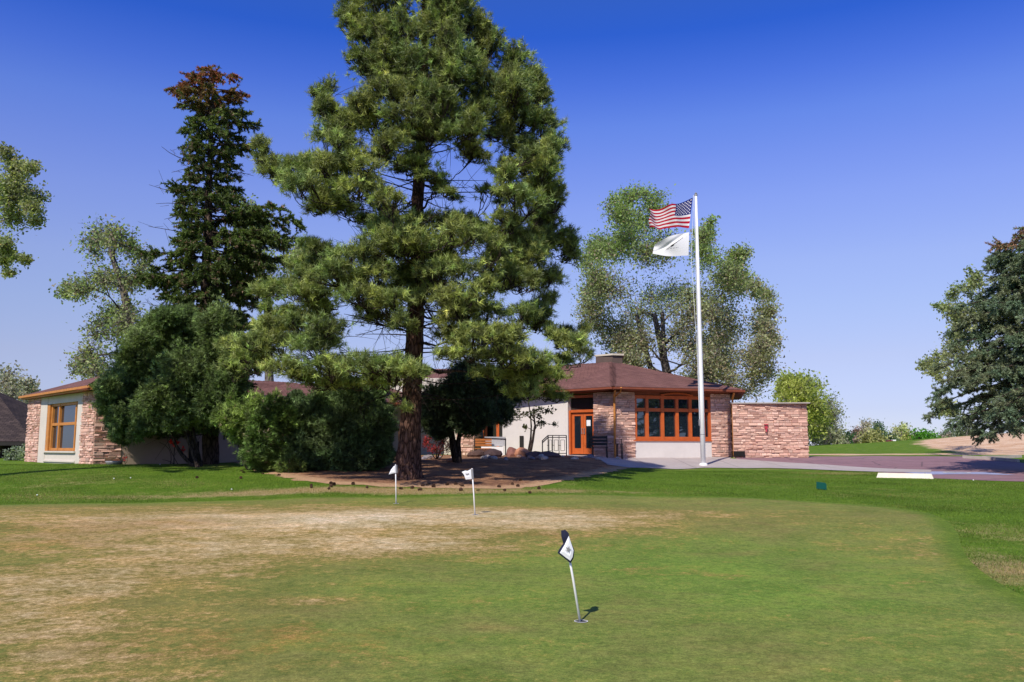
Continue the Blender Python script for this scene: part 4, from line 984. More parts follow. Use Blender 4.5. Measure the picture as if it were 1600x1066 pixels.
# rocks
def rock(px, py, r, col, label, group=None, flat_=.6, lean=0, Y=None):
    p = hit(px, py) if Y is None else P(px, py, Y)
    if Y is not None: p.z = g(p.x, p.y)
    bm = bmesh.new(); bmesh.ops.create_icosphere(bm, subdivisions=2, radius=1)
    sx_, sy_, sz_ = random.uniform(.8, 1.3), random.uniform(.7, 1.1), flat_ * random.uniform(.8, 1.2); ph = random.uniform(0, 9)
    rs = [Vector((random.gauss(0, 1), random.gauss(0, 1), random.gauss(0, 1))).normalized() for _ in range(9)]; ds = [random.uniform(.62, .9) for _ in rs]
    for v in bm.verts:
        c_ = v.co.copy()
        for n_, d_ in zip(rs, ds):
            k = c_.dot(n_)
            if k > d_: c_ -= n_ * (k - d_)
        v.co = Vector((c_.x * sx_, c_.y * sy_, c_.z * sz_)) * r
    me = bpy.data.meshes.new('rock'); bm.to_mesh(me); bm.free()
    o = bpy.data.objects.new('rock', me); COL.objects.link(o); me.materials.append(M['rock'])
    at = me.attributes.new('Col', 'FLOAT_COLOR', 'POINT'); at.data.foreach_set('color', np.tile(np.array([*col, 1], dtype=np.float32), len(me.vertices)))
    o.location = p + Vector((0, 0, r * sz_ * .3)); o.rotation_euler = (0, 0, random.uniform(0, 6)); tag(o, label, 'rock', group); return o
RC = [(.30, .27, .26), (.40, .34, .31), (.22, .19, .2), (.46, .40, .36), (.34, .20, .15), (.26, .24, .28)]
rock(817, 708, .42, (.48, .22, .13), 'large orange sandstone boulder at the foot of the sapling', None, .75, Y=36.6)
rock(801, 706, .40, (.22, .10, .08), 'dark reddish boulder left of the orange boulder', None, .8, Y=37.2)
rock(772, 706, .42, (.07, .045, .045), 'dark boulder in front of the low mesh screen', None, .8, Y=36.8)
rock(745, 707, .40, (.10, .06, .05), 'dark brown boulder beside the wooden bench', None, .8, Y=37)
rock(836, 710, .45, (.14, .08, .07), 'dark brown boulder right of the sapling', None, .45, Y=36.4)
rock(857, 711, .45, (.13, .08, .075), 'dark flat boulder below the railing', None, .42, Y=36.2)
for k in range(46):
    x = random.uniform(590, 965); 
    if 620 < x < 655 and random.random() < .5: x += 45
    rock(x, random.uniform(714, 719.5), random.uniform(.07, .19), random.choice(RC), 'loose grey or tan rock in the row edging the shaded planting bed', 'rocks edging the planting bed', .7)
rock(705, 722, .28, (.46, .24, .17), 'flat orange rock lying in front of the row of loose rocks', None, .4)

# ------------------------------------------------------------------ foliage engine
def unit(a): return a / np.maximum(np.linalg.norm(a, axis=-1, keepdims=True), 1e-9)
class Tree:
    def __init__(s): s.tv = []; s.tf = []; s.n = 0; s.segs = []
    def tube(s, pts, r0, r1, k=5, wob=0, rad=None):
        pts = np.asarray(pts, float); m = len(pts); d = np.gradient(pts, axis=0); d = unit(d)
        ref = np.where(np.abs(d[:, 1:2]) < .9, np.array([[0, 1., 0]]), np.array([[1., 0, 0]])); u = unit(np.cross(d, ref)); w = np.cross(d, u)
        rr = np.linspace(r0, r1, m) if rad is None else np.asarray(rad)
        th = np.arange(k) * 2 * np.pi / k
        rk = rr[:, None] * (1 + (wob * rng.normal(size=(m, k)) if wob else 0))
        V = pts[:, None] + rk[..., None] * (u[:, None] * np.cos(th)[None, :, None] + w[:, None] * np.sin(th)[None, :, None])
        q = np.arange(m - 1)[:, None] * k + np.arange(k)[None]; q2 = np.arange(m - 1)[:, None] * k + (np.arange(k)[None] + 1) % k
        s.tf.append(np.stack([q, q2, q2 + k, q + k], -1).reshape(-1, 4) + s.n); s.tv.append(V.reshape(-1, 3)); s.n += m * k
    def wood(s, name, mat, parent): return npmesh(name, np.concatenate(s.tv), np.concatenate(s.tf), mat, parent, smooth=True)
def bez(a, b, c, n=6):
    t = np.linspace(0, 1, n)[:, None]; a, b, c = map(np.asarray, (a, b, c)); return a * (1 - t) ** 2 + 2 * b * t * (1 - t) + c * t * t
def needles(C_, A_, n, L, w, spread, colr, jit=.25, tipc=None, back=0.0):
    """C_ (N,3) tuft centres, A_ (N,3) axes -> triangles"""
    N_ = len(C_); d = unit(A_[:, None] * spread + rng.normal(size=(N_, n, 3)))
    ln = L * rng.uniform(.7, 1.15, (N_, n, 1)); b = C_[:, None] + rng.normal(size=(N_, n, 3)) * L * .12 - A_[:, None] * L * back * rng.uniform(0, 1, (N_, n, 1))
    sd_ = unit(np.cross(d, rng.normal(size=(N_, n, 3)))) * w
    V = np.stack([b - sd_, b + sd_, b + d * ln], 2).reshape(-1, 3)
    F_ = np.arange(N_ * n * 3).reshape(-1, 3)
    c = colr[:, None, None] * (1 + rng.normal(size=(N_, n, 1, 1)) * jit * .5); c = np.broadcast_to(c, (N_, n, 3, 3)).copy()
    return V, F_, np.clip(c.reshape(-1, 3), .003, 1)
def leaves(C_, size, colr, jit=.3, up=0.3):
    """quads (folded rhombs) at C_"""
    N_ = len(C_); nr = unit(rng.normal(size=(N_, 3)) + np.array([0, 0, up])); t = unit(np.cross(nr, rng.normal(size=(N_, 3)))); b = np.cross(nr, t)
    sz = size * rng.uniform(.6, 1.25, (N_, 1))
    V = np.stack([C_ - t * sz, C_ - b * sz * .62 + nr * sz * .15, C_ + t * sz * 1.1, C_ + b * sz * .62 + nr * sz * .15], 1).reshape(-1, 3)
    c = colr * (1 + rng.normal(size=(N_, 1)) * jit * .5)
    return V, np.arange(N_ * 4).reshape(-1, 4), np.clip(np.repeat(c, 4, 0), .003, 1)
def join(parts):
    V, F_, c = [], [], []; n = 0
    for v, f, k in parts: V.append(v); F_.append(f + n); c.append(k); n += len(v)
    return np.concatenate(V), np.concatenate(F_), np.concatenate(c)

# ---- conifer grown limb by limb inside a measured outline
def conifer(name, label, Y, trunk_px, radii, env, nl, kind, zrange, skipfront=(), seed=1, group=None, cols=None, bark='pinebark', tuft=None, rise=None, sec=9, depth=1.0, dead=0, tert=4, mat='needle', envd=None, gap=.12, ragged=(.7, .9, 1.0, 1.05), l2m=1.1):
    global rng; rng = np.random.default_rng(seed); random.seed(seed)
    base = P(trunk_px[0][0], trunk_px[0][1], Y); base.z = g(base.x, Y)
    t = thing(name, base, label, 'tree', group)
    T = Tree(); tp_ = np.array([P(a, b, Y) for a, b in trunk_px]); tp_[0][2] = base.z - .15
    # dense trunk curve
    zz = np.linspace(tp_[0][2], tp_[-1][2], 60); tx = np.interp(zz, tp_[:, 2], tp_[:, 0]); ty = np.full_like(zz, Y); rr = np.interp(zz, tp_[:, 2], radii)
    trunk = np.column_stack([tx, ty, zz]); T.tube(trunk, 0, 0, 20, .05, rad=rr)
    def tpt(z): return np.array([np.interp(z, zz, tx), Y, z])
    ez = np.array([zof(e_[0], Y) for e_ in env])[::-1]; el = np.array([P(e_[1], e_[0], Y).x for e_ in env])[::-1]; er = np.array([P(e_[2], e_[0], Y).x for e_ in env])[::-1]
    z0, z1 = zof(zrange[1], Y), zof(zrange[0], Y)
    Cn, Ax, Hh = [], [], []
    for i in range(nl):
        f = (i + rng.uniform(0, 1)) / nl; zt = z0 + (z1 - z0) * f ** 1.0
        az = i * 2.39996 + rng.uniform(-.4, .4); dx, dy = math.cos(az), math.sin(az)
        cx = np.interp(zt, zz, tx); Lx = cx - np.interp(zt, ez, el); Rx = np.interp(zt, ez, er) - cx
        av = (Lx + Rx) / 2 * depth
        side = Rx if dx > 0 else Lx
        L_ = 1 / math.sqrt((dx / max(side, .1)) ** 2 + (dy / max(av, .1)) ** 2) * (rng.uniform(.82, 1.0) if kind == 'pine' else rng.choice(ragged) * rng.uniform(.9, 1.03))
        front = dy < -.55
        tip = np.array([cx + dx * L_, Y + dy * L_, zt])
        pyt = pxof(tip)[1]
        if front and any(a < pyt < b for a, b in skipfront): continue
        if rng.uniform() < gap: continue
        rs_ = rise(f); za = zt - rs_ * L_; za = max(za, z0 - .8); st = tpt(za)
        mid = (st + tip) / 2 + np.array([0, 0, -.10 * L_ if kind == 'pine' else (.10 * L_)]) + rng.normal(size=3) * .06 * L_
        limb = bez(st, mid, tip, 9); r_ = (.022 + .020 * L_) * (1.0 if kind == 'pine' else .55); T.tube(limb, r_, .012, 6)
        ld = unit(limb[-1] - limb[0]); ns = max(4, int(sec * L_ / 2.5) + 2)
        for k in range(ns):
            tt = 1 - (k / ns) ** 1.15 * (.68 if kind == 'pine' else .85); tt = min(1, max(.12, tt + rng.uniform(-.04, .04)))
            o = np.array([np.interp(tt * 8, np.arange(9), limb[:, q_]) for q_ in range(3)])
            an = rng.uniform(.35, 1.15) * (1 if k % 2 else -1); ca, sa = math.cos(an), math.sin(an)
            d = np.array([ld[0] * ca - ld[1] * sa, ld[0] * sa + ld[1] * ca, 0])
            if kind == 'pine': d[2] = rng.uniform(.0, .65); l2_ = min(L_ * .38, 1.25) * rng.uniform(.5, 1.0) * (.55 + .6 * min(1, (1 - tt) * 2.0))
            else: d[2] = rng.uniform(-.45, .05); l2_ = min(L_ * .42, l2m) * rng.uniform(.45, 1.0) * (.35 + .9 * (1 - tt) ** .6 if tt < 1 else .4)
            d = unit(d); e_ = o + d * l2_; T.tube(bez(o, (o + e_) / 2 + np.array([0, 0, -.06 * l2_]), e_, 4), .013, .006, 4)
            nt_ = max(2, int(tert * l2_ / .5) + 2)
            for q_ in range(nt_):
                u_ = rng.uniform(.30, 1.0) if q_ else 1.0; o2 = o + (e_ - o) * u_
                if kind == 'pine': d2 = unit(d * .6 + rng.normal(size=3) * .65 + np.array([0, 0, .45])); l3 = rng.uniform(.08, .34)
                else: d2 = unit(d * .8 + rng.normal(size=3) * .45 + np.array([0, 0, -.25])); l3 = rng.uniform(.10, .38)
                e3 = o2 + d2 * l3; T.tube(np.array([o2, e3]), .007, .004, 3)
                if kind == 'pine': Cn.append(e3); Ax.append(d2); Hh.append((f, tt))
                else:
                    for w_ in np.arange(.0, l3 + .01, .065): Cn.append(o2 + d2 * w_); Ax.append(d2); Hh.append((f, tt))
    for i in range(dead):
        z_ = rng.uniform(z0, z1 - (z1 - z0) * .25); az = rng.uniform(0, 6.28); st = tpt(z_); L_ = rng.uniform(.8, 2.4); e_ = st + np.array([math.cos(az) * L_, math.sin(az) * L_ * .8, rng.uniform(-.6, .2)])
        T.tube(bez(st, (st + e_) / 2 + rng.normal(size=3) * .2, e_, 6), .025, .006, 4)
        for q_ in range(6):
            o2 = st + (e_ - st) * rng.uniform(.3, 1); T.tube(np.array([o2, o2 + rng.normal(size=3) * .28 + np.array([0, 0, -.05])]), .008, .004, 3)
    # leader
    top = tpt(z1)
    for q_ in range(40 if kind == 'pine' else 60):
        d2 = unit(rng.normal(size=3) + np.array([0, 0, .8])); Cn.append(top + d2 * rng.uniform(.05, .45) - np.array([0, 0, .2])); Ax.append(d2); Hh.append((1, 1))
    Cn = np.array(Cn); Ax = np.array(Ax); Hh = np.array(Hh)
    colr = cols(Cn, Hh)
    n_, L_, w_, sp_ = tuft
    V, F_, c = needles(Cn, Ax, n_, L_, w_, sp_, colr, .35, back=.4 if kind == 'pine' else .3)
    npmesh('crown', V, F_, M[mat], t, c); T.wood('trunk', M[bark], t)
    print(name, 'tufts', len(Cn), 'tris', len(F_))
    return t
def padded_pine(name, label, Y, trunk_px, radii, pads, cols, seed, tuft, env):
    global rng; rng = np.random.default_rng(seed); random.seed(seed)
    base = P(trunk_px[0][0], trunk_px[0][1], Y); base.z = g(base.x, Y); t = thing(name, base, label, 'tree')
    T = Tree(); B_ = Tree(); tp_ = np.array([P(a, b, Y) for a, b in trunk_px]); tp_[0][2] = base.z - .15
    zz = np.linspace(tp_[0][2], tp_[-1][2], 90); tx = np.interp(zz, tp_[:, 2], tp_[:, 0]); rr = np.interp(zz, tp_[:, 2], radii); rr = rr * (1 + .35 * np.exp(-(zz - zz[0]) / .35))
    T.tube(np.column_stack([tx, np.full_like(zz, Y), zz]), 0, 0, 26, .055, rad=rr)
    sc = Y / F; Cn, Ax, Hh = [], [], []
    ey = [e_[0] for e_ in env]; el = [e_[1] for e_ in env]; er = [e_[2] for e_ in env]
    z0, z1 = zof(640, Y), zof(-40, Y)
    todo = []; pads = list(pads); n0 = len(pads)
    for i_ in range(0, n0):
        a_ = pads[i_]; nb_ = sorted(pads[:n0], key=lambda b_: math.hypot(b_[0] - a_[0], b_[1] - a_[1]))[rng.integers(1, 4)]; w_ = rng.uniform(.3, .7)
        if math.hypot(nb_[0] - a_[0], nb_[1] - a_[1]) < 62: pads.append(tuple(a_[q_] * w_ + nb_[q_] * (1 - w_) for q_ in (0, 1)) + (a_[2] * rng.uniform(.4, .8), a_[3] * rng.uniform(.6, 1.1)))
    for (px, py, rx, ry) in pads:
        tcx = np.interp(py, [-40, 250, 500, 745], [665, 657, 649, 637]); Rr = (np.interp(py, ey, er) - np.interp(py, ey, el)) / 2 * sc; a = (px - tcx) * sc
        room = math.sqrt(max(Rr * Rr - a * a, .04)); todo.append((px, py, rx, ry, -room * rng.uniform(.1, .8), 1.0))
        if rng.uniform() < .75 and not (630 < px < 690 and 280 < py < 350) and not (550 < px < 770 and py > 490) and py < 585: todo.append((px + rng.uniform(-14, 14), py + rng.uniform(-14, 14), rx * .95, ry, room * rng.uniform(.1, .85), .7))
    todo.sort(key=lambda q_: math.hypot((q_[0] - np.interp(q_[1], [-40, 250, 500, 745], [665, 657, 649, 637])) * sc, q_[4])); nodes = []
    for (px, py, rx, ry, dy, dn) in todo:
        c = np.array(P(px, py, Y + dy)); r_ = np.array([rx * sc, (rx * .6 + ry * .6) * sc, ry * sc * rng.uniform(1.05, 1.5)]) * .98
        hd = math.hypot(c[0] - np.interp(c[2], zz, tx), dy); f = (c[2] - z0) / (z1 - z0)
        low = c + np.array([0, 0, -.55 * r_[2]])
        za = c[2] - hd * (.10 + .45 * max(f, 0)) + hd * .34 * max(0, 1 - f / .25); st = np.array([np.interp(za, zz, tx), Y, za]); r0_ = .018 + .015 * hd
        if nodes and hd > .9:
            nd = np.array([q_[0] for q_ in nodes]); dn_ = np.linalg.norm(nd - low, axis=1); hh_ = np.hypot(nd[:, 0] - np.interp(nd[:, 2], zz, tx), nd[:, 1] - Y)
            cost = dn_ + 4.0 * (hh_ > hd * .9) + 1.2 * np.maximum(0, nd[:, 2] - low[2] - .25 * (f > .2)) ; k_ = int(np.argmin(cost))
            if cost[k_] < .75 * np.linalg.norm(low - st): st = nd[k_]; r0_ = min(nodes[k_][1] * .85, .012 + .014 * np.linalg.norm(low - st))
        ll = np.linalg.norm(low - st); mid = (st + low) / 2 + np.array([0, 0, -.05 * ll]) + rng.normal(size=3) * .10 * ll
        limb = bez(st, mid, low, 12); limb[1:-1] += rng.normal(size=(10, 3)) * .03; B_.tube(limb, r0_, .013, 7)
        for q_ in range(3, 12): nodes.append((limb[q_], r0_ + (.013 - r0_) * q_ / 11))
        area = r_[0] * r_[1] + r_[0] * r_[2] + r_[1] * r_[2]; nt_ = int(138 * area * dn * tuft[4]) + 14
        d = rng.normal(size=(nt_, 3)); d[:, 2] = np.abs(d[:, 2]) * .9 + rng.normal(size=nt_) * .45; d[:, 1] -= .25; d = unit(d)
        rad_ = rng.uniform(.25, 1.0, (nt_, 1)) ** .5 * (1 + .20 * rng.normal(size=(nt_, 1))); pts = c + d * r_ * rad_
        ax = unit(d + np.array([0, 0, .45]) + rng.normal(size=(nt_, 3)) * .3)
        Cn.append(pts); Ax.append(ax); Hh.append(np.column_stack([np.full(nt_, f), rad_[:, 0]]))
        # sub-branches with twigs reaching the tufts
        nb = max(5, nt_ // 14)
        for q_ in range(nb):
            k = rng.integers(nt_); o = limb[rng.integers(5, 12)]; e_ = pts[k]; md = (o + e_) / 2 + rng.normal(size=3) * .08 + np.array([0, 0, -.08]); bb = bez(o, md, e_, 5); B_.tube(bb, .014, .006, 4)
            dd = np.linalg.norm(pts - e_, axis=1); 
            for k2 in np.argsort(dd)[1:5]: B_.tube(np.array([bb[rng.integers(1, 4)], pts[k2]]), .007, .004, 3)
    for i in range(130):
        z_ = rng.uniform(zof(620, Y), zof(160, Y)); az = rng.uniform(0, 6.28); st = np.array([np.interp(z_, zz, tx), Y, z_]); L_ = rng.uniform(.8, 3.0); e_ = st + np.array([math.cos(az) * L_, math.sin(az) * L_, rng.uniform(-.4, .5)])
        bb = bez(st, (st + e_) / 2 + rng.normal(size=3) * .25, e_, 8); B_.tube(bb, .022, .006, 4)
        for q_ in range(11):
            o2 = bb[rng.integers(2, 8)]; e2 = o2 + rng.normal(size=3) * .32 + np.array([0, 0, -.06]); B_.tube(bez(o2, (o2 + e2) / 2 + rng.normal(size=3) * .07, e2, 4), .008, .004, 3)
    Cn = np.concatenate(Cn); Ax = np.concatenate(Ax); Hh = np.concatenate(Hh)
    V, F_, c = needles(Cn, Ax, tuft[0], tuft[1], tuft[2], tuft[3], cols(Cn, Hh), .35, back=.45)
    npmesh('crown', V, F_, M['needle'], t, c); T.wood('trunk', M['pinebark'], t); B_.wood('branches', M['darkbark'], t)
    print(name, 'tufts', len(Cn), 'tris', len(F_)); return t
def vary(N_, base, amt): return np.array(base)[None] * (1 + rng.normal(size=(N_, 1)) * amt)
def clumpnoise(C_, sc, seed=0):
    r_ = np.random.default_rng(seed); k = r_.normal(size=(6, 3)) * sc; ph = r_.uniform(0, 6.28, 6); return np.sin(C_ @ k.T + ph).mean(1) * 1.6
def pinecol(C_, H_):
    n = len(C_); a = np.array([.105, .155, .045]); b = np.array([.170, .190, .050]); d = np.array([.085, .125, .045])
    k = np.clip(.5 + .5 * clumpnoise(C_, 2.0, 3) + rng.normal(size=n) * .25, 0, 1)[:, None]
    c = a * (1 - k) + b * k; lo = np.clip(1 - H_[:, :1] * 1.4, 0, 1); c = c * (1 - .15 * (1 - lo)) ; c = c * (1 + .35 * clumpnoise(C_, 4, 7)[:, None]); c = c * (.25 + .82 * np.clip(H_[:, 1:2], 0, 1.15) ** 1.5);  # tufts darken towards the pad centre: crown shade painted into the colour
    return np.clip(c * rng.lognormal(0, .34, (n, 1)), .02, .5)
PINE_ENV = [(-180, 640, 680), (-120, 600, 715), (-60, 560, 725), (-30, 545, 728), (0, 545, 728), (20, 523, 755), (45, 524, 762), (75, 535, 790), (105, 540, 815), (125, 535, 850), (150, 480, 858), (175, 482, 868), (205, 470, 880), (225, 425, 880), (240, 398, 872), (290, 402, 885), (320, 415, 888), (335, 480, 880), (360, 480, 905), (385, 470, 912), (410, 455, 895), (430, 400, 885), (470, 398, 888), (500, 405, 872), (520, 390, 905), (540, 350, 925), (565, 340, 910), (590, 350, 880), (620, 400, 895), (645, 480, 888), (660, 560, 800)]
PADS = [(585, -25, 40, 26), (640, -50, 44, 26), (700, -35, 36, 26), (600, -75, 36, 24), (670, -90, 38, 24), (635, -120, 34, 22), (690, -130, 24, 18), (655, -160, 22, 20), (725, -5, 22, 20), (545, 5, 20, 18), (600, 15, 55, 32), (665, -15, 50, 35), (700, 12, 40, 34), (548, 40, 24, 24), (575, 60, 38, 28), (625, 60, 48, 30), (690, 55, 48, 32), (740, 40, 26, 28), (565, 100, 30, 26), (600, 112, 38, 26), (655, 110, 48, 28), (715, 100, 44, 28), (768, 78, 28, 28), (800, 100, 26, 24), (835, 128, 24, 20), (845, 160, 20, 24),
 (600, 148, 36, 20), (650, 152, 46, 22), (700, 150, 46, 24), (755, 135, 42, 24), (800, 145, 36, 24), (500, 152, 20, 18), (512, 178, 28, 16), (545, 200, 40, 18), (590, 190, 42, 18), (520, 215, 34, 16), (560, 165, 24, 14), (640, 182, 44, 16), (700, 185, 44, 18), (755, 178, 40, 18), (810, 190, 40, 24), (855, 200, 26, 26), (862, 240, 22, 24), (820, 235, 38, 22), (780, 215, 30, 14),
 (408, 240, 18, 18), (425, 270, 26, 20), (455, 262, 20, 16), (485, 265, 30, 20), (520, 262, 34, 18), (470, 295, 34, 18), (520, 295, 40, 20), (565, 300, 40, 20), (605, 315, 28, 16), (540, 330, 30, 14), (500, 322, 24, 12), (570, 345, 24, 10), (650, 258, 34, 14), (675, 278, 26, 10), (600, 250, 24, 10), 
 (850, 275, 26, 24), (805, 265, 26, 14), (868, 310, 20, 26), (825, 320, 30, 18), (790, 345, 28, 14), (850, 350, 30, 20), (888, 372, 20, 16), (895, 405, 18, 14), 
 (610, 362, 46, 22), (665, 352, 46, 20), (715, 350, 34, 18), (590, 395, 40, 22), (640, 395, 50, 24), (700, 388, 42, 22), (745, 372, 24, 14), (483, 382, 18, 9), (505, 392, 28, 13), (545, 405, 40, 18), (480, 420, 34, 16), (520, 435, 40, 18), (440, 452, 38, 15), (410, 458, 18, 11), (480, 460, 40, 16), (545, 460, 36, 16), (585, 432, 34, 18),
 (640, 432, 44, 20), (690, 430, 44, 20), (735, 425, 30, 14), (785, 412, 40, 20), (830, 408, 36, 22), (858, 435, 26, 22), (815, 445, 40, 20), (770, 455, 28, 14), (855, 475, 24, 16), (720, 470, 44, 20), (670, 470, 36, 16), (615, 468, 30, 14), (760, 492, 36, 14), (705, 502, 34, 14), (822, 492, 30, 14), (845, 510, 20, 10),
 (425, 510, 24, 16), (465, 510, 34, 16), (510, 515, 34, 14), (400, 538, 30, 18), (365, 552, 22, 16), (440, 545, 42, 20), (495, 545, 40, 18), (358, 572, 18, 12), (400, 572, 32, 15), (450, 576, 38, 15), (515, 575, 42, 18), (565, 572, 36, 15), (610, 575, 38, 15), (645, 582, 28, 13), (545, 600, 34, 12), (595, 600, 32, 11), (500, 598, 30, 12), (635, 640, 10, 8),
 (705, 525, 32, 14), (745, 528, 36, 15), (790, 525, 34, 14), (735, 555, 34, 14), (785, 555, 44, 16), (830, 565, 38, 16), (862, 588, 28, 15), (810, 590, 36, 15), (765, 585, 30, 12), (845, 612, 34, 13), (872, 622, 18, 9), (900, 545, 22, 16), (878, 532, 22, 11), (810, 612, 26, 9), (905, 530, 14, 10), (748, 248, 24, 8), (762, 300, 22, 8), (785, 270, 24, 10), (700, 300, 16, 5), (840, 295, 28, 20), (545, 240, 22, 10), (800, 305, 26, 12), (770, 370, 30, 14), (815, 375, 34, 20), (850, 385, 26, 18), (590, 500, 34, 12), (630, 512, 26, 10), (700, 555, 22, 9), (560, 462, 30, 14), (840, 260, 26, 16), (575, 262, 26, 12), (610, 225, 34, 14), (665, 215, 40, 14), (720, 212, 38, 14), (450, 490, 26, 12), (500, 480, 30, 12)]
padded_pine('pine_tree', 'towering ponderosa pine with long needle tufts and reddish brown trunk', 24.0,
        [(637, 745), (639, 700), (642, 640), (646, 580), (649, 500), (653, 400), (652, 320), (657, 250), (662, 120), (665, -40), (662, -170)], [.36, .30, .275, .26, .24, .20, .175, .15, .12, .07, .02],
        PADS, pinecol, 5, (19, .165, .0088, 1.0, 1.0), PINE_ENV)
def oldspruce(C_, H_):
    n = len(C_); c = np.tile(np.array([.062, .092, .022]), (n, 1)); c *= (1 + .35 * clumpnoise(C_, 3, 2)[:, None])
    r_ = np.clip((H_[:, 0] - .86) * 9, 0, 1)[:, None] * (rng.uniform(size=(n, 1)) < .75) * (clumpnoise(C_, 2, 9)[:, None] > -.35)
    c = c * (1 - r_) + np.array([.20, .075, .035]) * r_
    b_ = (rng.uniform(size=(n, 1)) < .10); c = np.where(b_, np.array([.13, .09, .06]), c)
    return np.clip(c * (1 + .2 * rng.normal(size=(n, 1))), .008, .5)
SPR_ENV = [(112, 325, 335), (122, 285, 368), (145, 256, 385), (165, 285, 382), (185, 300, 398), (205, 296, 402), (235, 290, 398), (260, 300, 378), (290, 262, 372), (305, 254, 350), (330, 272, 440), (350, 290, 468), (380, 280, 440), (400, 250, 440), (430, 225, 430), (460, 225, 410), (490, 232, 400), (520, 215, 400), (560, 195, 400), (600, 200, 380)]
SPR_ENV += [(640, 190, 400), (690, 200, 400)]
conifer('spruce_tree', 'tall thin spruce with rusty brown top, left of the big pine', 31.0,
        [(330, 726), (328, 600), (322, 450), (326, 300), (330, 200), (334, 116)], [.30, .26, .19, .12, .08, .03],
        SPR_ENV, 215, 'spruce', (116, 680), seed=8, cols=oldspruce, bark='barkbrown', tuft=(9, .105, .021, 1.1), rise=lambda f: .25 * f - .15, sec=11, tert=6, dead=60, mat='spruce', gap=.04, depth=.9, ragged=(.65, .85, 1.0, 1.1))
def bluespruce(C_, H_):
    n = len(C_); c = np.tile(np.array([.090, .135, .080]), (n, 1)); k = np.clip(.5 + clumpnoise(C_, 3, 4), 0, 1)[:, None]; c = c * (1 - k) + np.array([.125, .145, .080]) * k
    r_ = (H_[:, :1] > .88) * (rng.uniform(size=(n, 1)) < .6); c = np.where(r_, np.array([.20, .11, .06]), c)
    return np.clip(c * (1 + .25 * rng.normal(size=(n, 1))), .01, .5)
RS_ENV = [(345, 1600, 1650), (362, 1590, 1662), (385, 1556, 1690), (420, 1550, 1700), (440, 1535, 1715), (480, 1520, 1730), (520, 1505, 1740), (560, 1488, 1752), (600, 1480, 1760), (635, 1462, 1770), (655, 1480, 1775), (670, 1505, 1760), (690, 1545, 1740), (700, 1590, 1700)]
conifer('spruce_tree', 'broad dark spruce with drooping boughs at the right edge', 30.0,
        [(1632, 733), (1630, 600), (1626, 450), (1624, 350)], [.30, .24, .12, .03],
        RS_ENV, 190, 'spruce', (350, 688), seed=13, cols=bluespruce, bark='darkbark', tuft=(8, .095, .017, 1.0), rise=lambda f: .30 * f - .30, sec=10, tert=5, dead=12, mat='spruce', gap=.03, l2m=.72, ragged=(.85, 1.0, 1.08))

